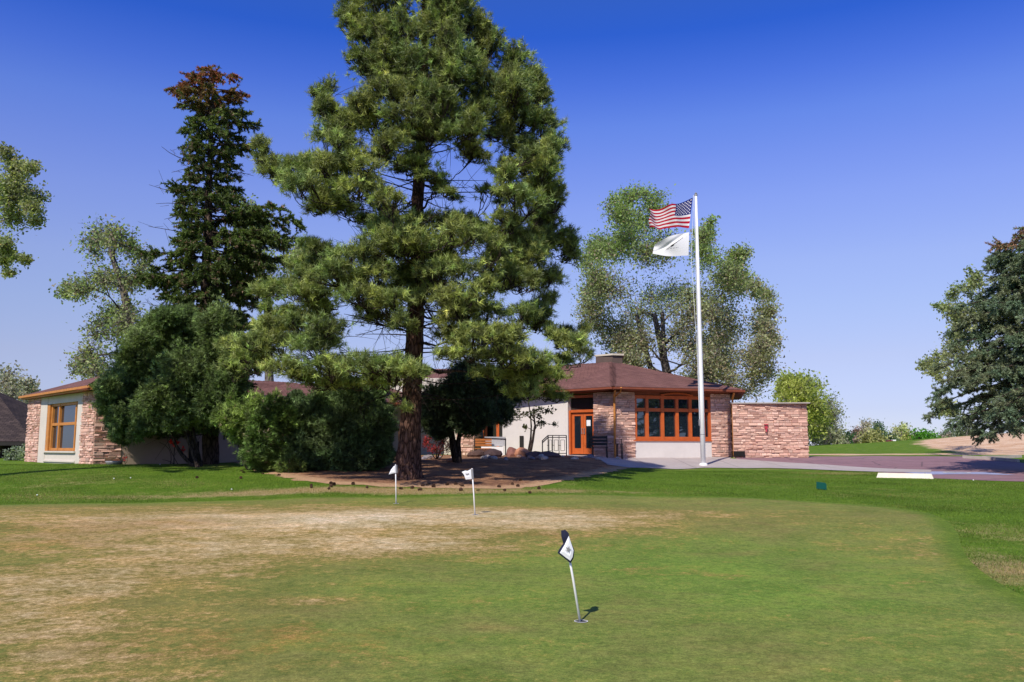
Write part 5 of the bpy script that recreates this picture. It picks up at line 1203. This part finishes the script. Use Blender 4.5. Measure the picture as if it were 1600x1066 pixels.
# ---- broadleaf trees and shrubs from foliage masses
def massed(name, label, cat, Y, trunk_px, r0, masses, n, size, cols, depth=.8, seed=1, group=None, bark='greybark', mat='leaf', twig=14, style='leaf', base=None, stems=1, dens=1.0, tw=.012, hollow=.3, cl=.16, fill=0, infl=1.0, rag=1.3, spike=0.0):
    global rng; rng = np.random.default_rng(seed); random.seed(seed)
    b = P(*trunk_px[0], Y); b.z = g(b.x, Y)
    t = thing(name, b, label, cat, group); T = Tree()
    tp_ = np.array([P(a, c_, Y) for a, c_ in trunk_px]); tp_[0][2] = b.z - .1
    m = len(tp_)
    fine = np.column_stack([np.interp(np.linspace(0, m - 1, m * 4), np.arange(m), tp_[:, q_]) for q_ in range(3)])
    T.tube(fine, r0, r0 * .35, 12, .04)
    for s in range(stems - 1):
        e_ = tp_[-1] + rng.normal(size=3) * np.array([.5, .4, .2]); T.tube(bez(tp_[0] + rng.normal(size=3) * np.array([.15, .15, 0]), (tp_[0] + e_) / 2 + rng.normal(size=3) * .25, e_, 6), r0 * .7, r0 * .3, 6)
    Cn, Rw, Rd = [], [], []
    pxm = P(0, 500, Y); sc = Y / F
    ms_ = list(masses)
    for i_, a_ in enumerate(masses):
        nb_ = sorted(masses, key=lambda b_: math.hypot(b_[0] - a_[0], b_[1] - a_[1]))[1:1 + fill]
        for b_ in nb_:
            if math.hypot(b_[0] - a_[0], b_[1] - a_[1]) < 2.4 * (a_[2] + b_[2]) / 2 + 6: w_ = rng.uniform(.3, .7); ms_.append(tuple(a_[q_] * w_ + b_[q_] * (1 - w_) for q_ in range(4)))
    ms_.sort(key=lambda q_: math.hypot(q_[0] - trunk_px[-1][0], (q_[1] - trunk_px[-1][1]))); nodes = []
    for (px, py, rx, ry) in ms_:
        px += rng.normal() * rx * .12 * (infl != 1); py += rng.normal() * ry * .12 * (infl != 1); rx *= infl; ry *= infl
        yy = Y + rng.uniform(-1, 1) * depth * 2.0 * sc * 30
        c = np.array(P(px, py, yy)); r_ = np.array([rx * sc, (rx + ry) * .5 * sc * 1.0, ry * sc])
        # limb from the trunk or from the nearest limb already grown
        k = np.argmin(np.abs(fine[:, 2] - (c[2] - .55 * abs(c[0] - fine[0, 0]) - r_[2] * .8))); k = max(k, len(fine) // 3 if name != 'shrub' else 0)
        st = fine[k]; ra = min(r0 * .30, .03 + .014 * np.linalg.norm(c - st))
        if nodes:
            nd = np.array([q_[0] for q_ in nodes]); cst = np.linalg.norm(nd - c, axis=1) + 1.5 * np.maximum(0, nd[:, 2] - c[2] + .1); k_ = int(np.argmin(cst))
            if cst[k_] < .8 * np.linalg.norm(c - st): st = nd[k_]; ra = min(nodes[k_][1] * .8, .015 + .013 * np.linalg.norm(c - st))
        ll = np.linalg.norm(c - st); mid = (st + c) / 2 + np.array([0, 0, .10 * ll]) + rng.normal(size=3) * .13 * ll; rb_ = min(ra * .45, .018)
        lb = bez(st, mid, c, 10); lb[1:-1] += rng.normal(size=(8, 3)) * .012 * ll ** .5; T.tube(lb, ra, rb_, 6)
        for q_ in range(4, 10): nodes.append((lb[q_], ra + (rb_ - ra) * q_ / 9))
        vol = (rx * ry) / 900.0
        for q_ in range(max(4, int(twig * (vol ** .5) * dens))):
            d = unit(rng.normal(size=3)) * r_ * rng.uniform(hollow, 1.0) ** .5 * (rng.uniform(.8, 1.0) if rng.uniform() < .75 else rng.uniform(1.0, rag)); e_ = c + d
            if spike and rng.uniform() < .35: e_ = e_ + np.array([rng.normal() * .12, rng.normal() * .1, rng.uniform(0, spike)]) * (1 + d[2] / (r_[2] + .01))
            o = c + d * .1 + rng.normal(size=3) * .1 * r_
            T.tube(bez(o, (o + e_) / 2 + rng.normal(size=3) * .1 * r_ , e_, 4), tw, tw * .4, 3)
            nn = max(3, int(n * rng.uniform(.5, 1.4)))
            tt = rng.uniform(.35, 1.08, (nn, 1)); pts = o + (e_ - o) * tt + rng.normal(size=(nn, 3)) * cl * (r_.mean() ** .5)
            Cn.append(pts); Rw.append(np.tile(unit(d), (nn, 1))); Rd.append(np.linalg.norm((pts - c) / r_, axis=1))
            if rng.uniform() < .8:
                for z_ in range(2): o2 = o + (e_ - o) * rng.uniform(.4, .9); T.tube(np.array([o2, o2 + rng.normal(size=3) * .22 * r_.mean() ]), tw * .6, tw * .25, 3)
    Cn = np.concatenate(Cn); Rw = np.concatenate(Rw); Rd = np.concatenate(Rd); colr = cols(Cn)
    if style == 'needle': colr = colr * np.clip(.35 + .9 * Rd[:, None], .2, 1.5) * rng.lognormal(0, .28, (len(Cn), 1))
    if style == 'leaf': V, F_, c = leaves(Cn, size, colr)
    else: V, F_, c = needles(Cn, unit(Rw + np.array([0, 0, .35])), 9, size * 2.3, size * .17, 1.9, colr, .5)
    npmesh('crown', V, F_, M[mat], t, c); T.wood('trunk', M[bark], t); print(name, len(F_))
    return t
def lc(a, b=None, amt=.2, sc=1.0, sd_=1, prob=0, alt=(.17, .14, .10)):
    a = np.array(a); b = np.array(b if b is not None else a)
    def fn(C_):
        k = np.clip(.5 + clumpnoise(C_, sc, sd_), 0, 1)[:, None]; c = a * (1 - k) + b * k
        c = c * (1 + .32 * clumpnoise(C_, sc * 3.5, sd_ + 40)[:, None]) * (1 + amt * rng.normal(size=(len(C_), 1)))
        if prob: c = np.where(rng.uniform(size=(len(C_), 1)) < prob, np.array(alt), c)
        return np.clip(c, .005, .6)
    return fn
def bigcot(C_):
    n = len(C_); zt = zof(420, 52); k = np.clip((C_[:, 2:3] - zof(520, 52)) / (zof(380, 52) - zof(520, 52)), 0, 1); 
    c = np.array([.135, .19, .062]) * k + np.array([.175, .19, .105]) * (1 - k)
    alt = rng.uniform(size=(n, 1)) < (.04 + .22 * (1 - k)); c = np.where(alt, np.array([.19, .155, .115]), c)
    return np.clip(c * (1 + .25 * rng.normal(size=(n, 1))), .01, .6)
massed('cottonwood_tree', 'large leafy cottonwood behind the clubhouse roof and flagpole', 'tree', 52, [(1052, 690), (1046, 600), (1036, 555), (1022, 490)], .40,
       [(965, 312, 18, 14), (1012, 305, 30, 14), (975, 345, 32, 25), (1022, 340, 32, 25), (935, 380, 28, 24), (985, 390, 42, 28), (1040, 395, 40, 30), (1112, 350, 9, 16), (1100, 372, 18, 18), (1100, 405, 28, 22), (1158, 395, 18, 12), (1142, 410, 20, 15), (1140, 440, 34, 28), (1202, 465, 16, 9), (1180, 450, 20, 15), (1088, 465, 42, 34), (1025, 460, 48, 34), (955, 445, 44, 34), (920, 410, 18, 24), (932, 500, 34, 24), (990, 515, 44, 28), (1060, 525, 44, 30), (1130, 505, 44, 34), (1188, 505, 24, 24), (1176, 555, 32, 34), (1130, 575, 40, 24), (1085, 590, 40, 24), (1160, 612, 40, 18), (962, 545, 38, 20), (1210, 530, 14, 12), (1110, 540, 40, 25), (1205, 580, 18, 18), (915, 460, 14, 20), (1000, 570, 30, 16)],
       22, .080, bigcot, seed=21, twig=34, rag=1.4, stems=3, depth=3.0, cl=.24, tw=.018, fill=2, infl=1.12, hollow=.05)
m_ = lc((.15, .19, .045), (.20, .22, .05), .2, 1)
massed('willow_tree', 'yellow green rounded tree beyond the right end of the stone wall', 'tree', 78, [(1258, 700), (1256, 670), (1250, 640)], .3,
       [(1245, 600, 24, 17), (1268, 612, 22, 16), (1235, 620, 18, 20), (1240, 645, 20, 20), (1270, 640, 20, 16), (1255, 665, 25, 18), (1230, 600, 12, 12), (1285, 655, 14, 14), (1225, 670, 18, 20)], 24, .13, m_, seed=22, twig=40, rag=1.5, depth=2, cl=.33, tw=.025, fill=2, infl=1.25, hollow=.05)
massed('tree', 'thin grey green tree at the right of the yellow green one', 'tree', 84, [(1290, 700), (1292, 670), (1295, 645)], .2,
       [(1298, 630, 12, 12), (1300, 650, 14, 16), (1285, 675, 16, 16), (1300, 685, 16, 12)], 10, .11, lc((.12, .15, .07), (.18, .18, .11), .25, 1), seed=23, twig=40, depth=2, cl=.4, tw=.025, fill=2, infl=1.25, hollow=.05)
massed('cottonwood_tree', 'pale cottonwood behind the left end of the clubhouse roof', 'tree', 44, [(212, 640), (205, 560), (197, 470), (172, 390)], .34,
       [(160, 362, 30, 20), (145, 392, 24, 22), (190, 378, 28, 22), (228, 405, 18, 24), (112, 455, 24, 17), (138, 450, 26, 18), (172, 435, 34, 24), (215, 440, 34, 28), (188, 480, 34, 24), (158, 510, 30, 22), (140, 548, 28, 20), (200, 525, 38, 30), (125, 575, 20, 16), (160, 580, 30, 18), (100, 460, 14, 10)],
       9, .085, lc((.12, .165, .06), (.18, .20, .10), .25, 1, 3, .12), seed=24, twig=34, rag=1.45, depth=2.2, cl=.26, tw=.018, fill=2, infl=1.05, hollow=.05)
massed('cottonwood_tree', 'pale cottonwood showing between the rusty spruce and the pine', 'tree', 43, [(425, 700), (420, 560), (415, 470)], .30,
       [(390, 325, 24, 20), (412, 365, 26, 24), (450, 400, 24, 20), (472, 430, 30, 22), (400, 410, 30, 22), (425, 455, 30, 22), (480, 390, 16, 14), (370, 380, 24, 24), (350, 440, 24, 24)],
       10, .085, lc((.12, .165, .06), (.17, .20, .09), .25, 1, 3, .1), seed=25, twig=34, rag=1.45, depth=2.2, cl=.26, tw=.018, fill=2, infl=1.05, hollow=.05)
massed('cottonwood_tree', 'cottonwood reaching in from beyond the left edge of the lawn', 'tree', 23, [(-190, 770), (-170, 520), (-130, 380), (-90, 300)], .35,
       [(8, 238, 16, 14), (25, 265, 18, 14), (55, 262, 10, 14), (20, 295, 34, 22), (52, 305, 20, 22), (15, 335, 34, 24), (55, 345, 18, 16), (5, 375, 18, 10), (38, 405, 12, 8), (15, 425, 14, 8), (10, 400, 16, 12), (-40, 290, 50, 40), (-60, 370, 50, 40), (-80, 230, 50, 35), (-140, 300, 50, 50)],
       20, .045, lc((.125, .165, .06), (.17, .19, .09), .2, 1.5, 3, .06), seed=26, twig=44, rag=1.7, depth=1.5, cl=.16, tw=.010, fill=1, infl=.95, hollow=.05)
for k, (px_, ms, lb, sd2) in enumerate(((14, [(8, 590, 18, 16), (20, 610, 18, 18), (8, 640, 20, 20), (28, 650, 18, 22), (5, 670, 18, 14)], 'grey green tree behind the dark pavilion roof, nearer the left edge', 31),
                                        (50, [(42, 600, 10, 12), (50, 612, 8, 8), (46, 635, 16, 18), (50, 665, 16, 16), (35, 680, 16, 12)], 'grey green tree between the pavilion roof and the clubhouse', 32))):
    massed('tree', lb, 'tree', 66 + k * 4, [(px_, 712), (px_ + 2, 680), (px_, 640)], .25, ms, 10, .12, lc((.17, .18, .13), (.23, .22, .17), .25, 1, 3, .25), seed=sd2, twig=46, depth=2, cl=.32, tw=.03, fill=2, infl=1.25, hollow=.05)
massed('cottonwood_tree', 'grey green cottonwood showing behind the right spruce', 'tree', 46, [(1660, 720), (1640, 620), (1600, 540)], .3,
       [(1518, 425, 8, 10), (1528, 445, 22, 16), (1490, 458, 16, 12), (1462, 476, 5, 5), (1478, 482, 10, 9), (1502, 490, 24, 18), (1490, 520, 14, 14), (1465, 560, 22, 10), (1440, 572, 10, 6), (1495, 550, 28, 20), (1470, 590, 16, 9), (1470, 632, 13, 10), (1495, 640, 16, 12), (1475, 645, 10, 8), (1540, 500, 30, 30), (1530, 580, 30, 30)],
       11, .085, lc((.12, .165, .07), (.17, .19, .09), .25, 1), seed=27, twig=34, rag=1.45, depth=2, cl=.2, tw=.016, fill=2, infl=1.05, hollow=.05)
# distant row of trees and bushes
dist = [('bush', 'dark green bush touching the right end of the stone wall', 96, [(1275, 684, 12, 14), (1290, 690, 8, 9)], (.035, .05, .025), (.05, .065, .03)),
        ('bush', 'pale grey twiggy bush right of the dark bush by the wall', 100, [(1305, 682, 12, 16), (1312, 692, 10, 8)], (.26, .24, .21), (.18, .19, .12)),
        ('tree', 'small dark green tree at the left of the far tree row', 104, [(1326, 684, 9, 10), (1322, 692, 8, 8)], (.025, .075, .02), (.04, .09, .03)),
        ('tree', 'purplish brown bare tree in the far row', 110, [(1339, 678, 7, 9), (1338, 690, 7, 8)], (.13, .09, .09), (.16, .12, .10)),
        ('tree', 'tall pale grey leafless tree in the far row', 118, [(1352, 665, 9, 7), (1350, 676, 9, 8)], (.30, .27, .24), (.24, .23, .18)),
        ('willow_tree', 'wide olive green willow bush in the far row', 98, [(1352, 686, 10, 10), (1366, 682, 12, 11), (1376, 690, 9, 8), (1358, 693, 14, 6)], (.15, .16, .05), (.20, .20, .08)),
        ('tree', 'tall dark bluish green tree rising over the far row', 124, [(1372, 667, 8, 7), (1375, 676, 8, 8)], (.06, .10, .06), (.08, .12, .07)),
        ('tree', 'dark green pointed trees clump right of the willow bush', 128, [(1384, 682, 5, 6), (1391, 684, 6, 8), (1398, 686, 6, 8)], (.05, .085, .045), (.07, .11, .05)),
        ('tree', 'pale slender tree with several whitish stems in the far row', 108, [(1402, 676, 5, 8), (1413, 670, 6, 6), (1410, 684, 9, 9)], (.24, .26, .14), (.30, .30, .19)),
        ('willow_tree', 'yellow green bush left of the bright green bush', 101, [(1420, 684, 8, 9), (1428, 690, 7, 7), (1417, 693, 8, 5)], (.17, .19, .05), (.21, .22, .08)),
        ('bush', 'bright green rounded bush at the right of the far row', 96, [(1438, 684, 12, 9), (1452, 685, 13, 9), (1445, 690, 17, 7), (1463, 689, 8, 6)], (.05, .145, .012), (.075, .18, .02)),
        ('tree', 'grey brown bare tree clump at the right of the bright bush', 125, [(1472, 684, 6, 6), (1482, 682, 8, 7), (1478, 688, 10, 5)], (.19, .16, .15), (.23, .20, .17)),
        ('tree', 'dark grey green trees behind the dirt mound', 115, [(1498, 676, 10, 8), (1512, 672, 10, 8), (1525, 674, 12, 9), (1505, 684, 16, 6)], (.07, .095, .055), (.10, .12, .07))]
for k, (nm, lb, Yd, ms, ca, cb) in enumerate(dist):
    px_ = sum(a[0] for a in ms) / len(ms); low = max(a[1] for a in ms)
    massed(nm, lb, nm.replace('_tree', ' tree').replace('willow tree', 'tree'), Yd, [(px_, 703), (px_ + .5, low), (px_, min(a[1] for a in ms) + 3)], .16, ms, 16, .15, lc(ca, cb, .25, .8), seed=50 + k, twig=95, depth=1.2, cl=.42, tw=.03)
# shrubs near the building
dk = lc((.052, .080, .026), (.090, .120, .042), .3, 2, 1)
massed('juniper_tree', 'bushy dark green juniper spreading over the left stucco wall', 'tree', 29.3, [(312, 722), (300, 690), (285, 650)], .12,
       [(212, 588, 34, 24), (188, 618, 20, 20), (245, 568, 30, 20), (285, 590, 40, 30), (250, 620, 40, 25), (203, 648, 22, 24), (192, 680, 12, 14), (242, 652, 34, 20), (290, 638, 38, 20), (322, 600, 30, 30), (300, 558, 36, 20), (345, 590, 25, 25), (335, 560, 30, 22), (275, 662, 20, 8), (222, 668, 12, 12), (330, 640, 22, 20), (262, 545, 30, 14), (232, 525, 22, 14), (275, 508, 24, 14), (318, 520, 24, 16), (205, 560, 22, 12), (352, 540, 22, 16), (180, 600, 16, 12), (172, 640, 12, 10), (365, 600, 20, 18), (290, 488, 16, 12), (345, 500, 18, 14), (250, 500, 14, 10), (215, 535, 12, 9), (380, 560, 16, 14), (160, 615, 8, 8), (182, 660, 9, 14)],
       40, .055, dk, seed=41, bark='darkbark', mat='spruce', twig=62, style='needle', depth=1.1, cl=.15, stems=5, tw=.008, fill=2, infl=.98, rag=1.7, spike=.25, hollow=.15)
massed('shrub', 'light green juniper shrub at the left of the planting bed', 'shrub', 27.6, [(400, 735), (398, 715), (395, 690)], .07,
       [(372, 668, 14, 10), (352, 660, 12, 9), (392, 660, 18, 13), (378, 686, 18, 14), (408, 688, 22, 18), (430, 668, 18, 14), (402, 710, 20, 12), (438, 708, 22, 15), (446, 660, 12, 12), (425, 726, 22, 7), (398, 724, 12, 6), (455, 728, 20, 8), (452, 685, 14, 18), (415, 645, 12, 9), (442, 636, 8, 10), (365, 645, 8, 8), (395, 640, 8, 7), (342, 650, 6, 6)],
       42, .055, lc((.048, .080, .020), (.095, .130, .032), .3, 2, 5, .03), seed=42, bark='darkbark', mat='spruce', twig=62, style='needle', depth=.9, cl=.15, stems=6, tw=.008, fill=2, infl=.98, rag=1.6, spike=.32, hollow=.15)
massed('shrub', 'dark green mugo shrub between the light juniper and pine trunk', 'shrub', 27.9, [(530, 735), (530, 710), (528, 680)], .08,
       [(478, 655, 12, 16), (500, 638, 16, 13), (536, 625, 20, 13), (575, 634, 18, 15), (490, 672, 26, 20), (540, 660, 32, 22), (582, 668, 22, 22), (500, 702, 34, 22), (556, 700, 36, 22), (472, 700, 20, 22), (598, 655, 9, 16), (530, 722, 46, 11), (592, 695, 14, 18), (485, 727, 22, 9), (572, 728, 22, 8), (520, 680, 28, 18), (515, 645, 14, 10), (556, 618, 10, 9), (600, 715, 9, 10), (470, 734, 14, 5), (510, 737, 22, 5), (550, 736, 22, 5), (462, 625, 7, 12), (505, 618, 7, 8), (590, 618, 7, 9)],
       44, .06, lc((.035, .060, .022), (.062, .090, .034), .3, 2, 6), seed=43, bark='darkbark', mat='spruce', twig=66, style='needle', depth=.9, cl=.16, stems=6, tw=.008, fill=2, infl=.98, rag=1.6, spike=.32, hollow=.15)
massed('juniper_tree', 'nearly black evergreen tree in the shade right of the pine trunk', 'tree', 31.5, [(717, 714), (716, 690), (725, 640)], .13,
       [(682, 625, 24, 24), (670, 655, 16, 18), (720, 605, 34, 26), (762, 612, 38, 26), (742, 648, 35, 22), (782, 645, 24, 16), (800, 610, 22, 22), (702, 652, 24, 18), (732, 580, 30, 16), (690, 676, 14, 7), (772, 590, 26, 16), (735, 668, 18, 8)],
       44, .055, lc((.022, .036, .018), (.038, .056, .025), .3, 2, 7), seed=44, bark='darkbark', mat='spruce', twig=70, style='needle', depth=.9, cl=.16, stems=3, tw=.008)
massed('shrub', 'dark red barberry shrub between the pine trunk and the evergreen', 'shrub', 33.5, [(682, 718), (682, 708), (682, 700)], .03,
       [(668, 690, 12, 12), (690, 690, 14, 14), (680, 703, 20, 9), (702, 700, 9, 10)], 18, .03, lc((.16, .018, .02), (.26, .05, .045), .35, 2), seed=45, bark='darkbark', twig=50, depth=.4, cl=.10, stems=8, tw=.006)
massed('shrub', 'bright red leaved shrub against the left stucco wall', 'shrub', 31.6, [(272, 724), (272, 708), (273, 698)], .02,
       [(276, 694, 7, 5), (285, 702, 4, 5), (268, 690, 4, 4)], 18, .03, lc((.5, .02, .02), (.6, .06, .05), .3, 2), seed=46, bark='darkbark', twig=46, depth=.3, cl=.07, stems=5, tw=.006)
massed('shrub', 'small red stemmed shrub beside the left stone pier', 'shrub', 31.0, [(196, 725), (195, 718), (195, 712)], .012,
       [(195, 715, 4, 7)], 10, .02, lc((.30, .02, .03), (.4, .06, .05), .3, 2), seed=47, bark='darkbark', twig=46, depth=.2, cl=.05, stems=5, tw=.006)
massed('shrub', 'sage grey shrub under the eave of the dark pavilion', 'shrub', 39.0, [(28, 726), (28, 718), (28, 710)], .04,
       [(14, 712, 8, 11), (26, 706, 12, 12), (38, 708, 10, 13), (25, 718, 16, 7)], 24, .045, lc((.14, .17, .13), (.19, .22, .17), .25, 2), seed=48, twig=56, depth=.4, cl=.10, stems=6, tw=.006)
massed('sapling_tree', 'slim ornamental tree with sparse dark leaves before the white wall', 'tree', 37.0, [(826, 709), (832, 690), (836, 665), (833, 640)], .075,
       [(812, 647, 14, 8), (830, 645, 12, 7), (846, 652, 10, 8), (850, 661, 12, 4), (866, 664, 7, 3), (821, 668, 6, 5), (858, 642, 12, 6), (800, 642, 12, 8), (840, 640, 14, 7), (843, 662, 8, 4)], 9, .065, lc((.025, .035, .018), (.045, .05, .02), .3, 2), seed=49, bark='darkbark', twig=20, depth=.5, cl=.14, stems=2, tw=.008)

# ------------------------------------------------------------------ litter on the ground
random.seed(3)
bm = bmesh.new(); bmesh.ops.create_icosphere(bm, subdivisions=3, radius=.021); me = bpy.data.meshes.new('golf_ball'); bm.to_mesh(me); bm.free(); me.materials.append(M['white'])
for px_, py_ in ((250, 726.5), (204, 748), (178, 749), (58, 775), (362, 766), (1521, 751.5)):
    p = hit(px_, py_); o = bpy.data.objects.new('golf_ball', me); COL.objects.link(o); o.location = p + Vector((0, 0, .022)); o.scale = (.85,) * 3
    tag(o, 'small white golf ball lying on the lawn', 'golf ball', 'golf balls on the lawn')
def cone_mesh():
    m = MB(); 
    for k in range(34):
        t = k / 34; a = k * 2.4; r_ = .034 * math.sin(math.pi * (.12 + .83 * t)) + .004; z = (t - .5) * .095; c_ = Vector((math.cos(a), math.sin(a), .25)); s_ = Vector((-math.sin(a), math.cos(a), 0))
        o = Vector((0, 0, z)); m.face([o - s_ * .004, o + s_ * .004, o + c_ * r_ + s_ * .011, o + c_ * r_ * 1.1, o + c_ * r_ - s_ * .011])
    m.tube([(0, 0, -.045), (0, 0, .045)], [.014, .006], 6)
    o = m.build('pine_cone', M['cone']); me = o.data; bpy.data.objects.remove(o); return me
cm = cone_mesh()
for k in range(36):
    px_ = random.uniform(370, 860) if k < 26 else random.uniform(300, 900); py_ = random.uniform(757, 768) if k < 26 else random.uniform(748, 772)
    if px_ < 460: py_ -= 16 * (460 - px_) / 60 if px_ > 400 else 18
    p = hit(px_, py_); o = bpy.data.objects.new('pine_cone', cm); COL.objects.link(o); o.location = p + Vector((0, 0, .035)); o.rotation_euler = (random.uniform(1.2, 1.9), random.uniform(0, 6), random.uniform(0, 6)); s_ = random.uniform(.9, 1.3); o.scale = (s_,) * 3
    tag(o, 'brown pine cone fallen along the front of the planting bed', 'pine cone', 'fallen pine cones')

# ------------------------------------------------------------------ grass blades in the rough (stuff)
rng = np.random.default_rng(77)
gpoly = np.array(chaikin(edge_green) + [(9, 3), (9, -6), (-22, -6), (-22, edge_green[0][1])]); bpoly = np.array(bed_front + [(5.2, 37.0), (2.4, 38.9), (-.5, 39.8), (-6, 40.5), (-10.5, 36.5), (-11.2, 33.5)])
def inpoly(x, y, poly):
    c = np.zeros(x.shape, bool); j = len(poly) - 1
    for i in range(len(poly)):
        xi, yi, xj, yj = *poly[i], *poly[j]
        if yi != yj: c ^= ((yi > y) != (yj > y)) & (x < (xj - xi) * (y - yi) / (yj - yi) + xi)
        j = i
    return c
wpoly = np.array(walkp + [(10.3, 40.2), (3.6, 36.5)]); rpoly = np.array([(v.x, v.y) for v in (hit(a, b) for a, b in ((1150, 714.5), (1263, 713.5), (1500, 713.5), (1592, 723), (1800, 745), (1800, 763), (1600, 753), (1460, 748), (1400, 741), (1300, 731), (1200, 725)))])
NB = 520000
y = 9 + (31 - 9) * rng.uniform(size=NB) ** .8; x = rng.uniform(-.64, .64, NB) * y
ok = ~inpoly(x, y, gpoly) & ~inpoly(x, y, bpoly) & ~inpoly(x, y, wpoly) & ~inpoly(x, y, rpoly); x, y = x[ok], y[ok]
z = G(x, y); Cn = np.column_stack([x, y, z]); n = len(x)
hh = rng.uniform(.014, .034, n) * (1 + .5 * clumpnoise(Cn, 1.4, 5)); hh = np.clip(hh, .01, .08); lean = rng.normal(size=(n, 2)) * .018; a = rng.uniform(0, np.pi, n); wd = .0045
s_ = np.column_stack([np.cos(a) * wd, np.sin(a) * wd, np.zeros(n)])
V = np.stack([Cn - s_, Cn + s_, Cn + np.column_stack([lean, hh])], 1).reshape(-1, 3)
dv = dryf(x, y) + .30 * clumpnoise(Cn, .9, 8) + .12 * rng.normal(size=n)
k = np.clip((dv - .18) * 3, 0, 1)[:, None]
cg = np.array([.110, .185, .022]) * (1 + .25 * clumpnoise(Cn, 1.7, 6)[:, None]); cg = cg * (1 - k) + np.array([.33, .26, .11]) * k
cg = np.clip(cg * (1 + .25 * rng.normal(size=(n, 1))), .01, .6)
o = npmesh('grass', V, np.arange(n * 3).reshape(-1, 3), M['blade'], None, np.repeat(cg, 3, 0)); tag(o, 'short green grass blades of the rough around the putting green', 'grass', kind='stuff'); print('blades', n)
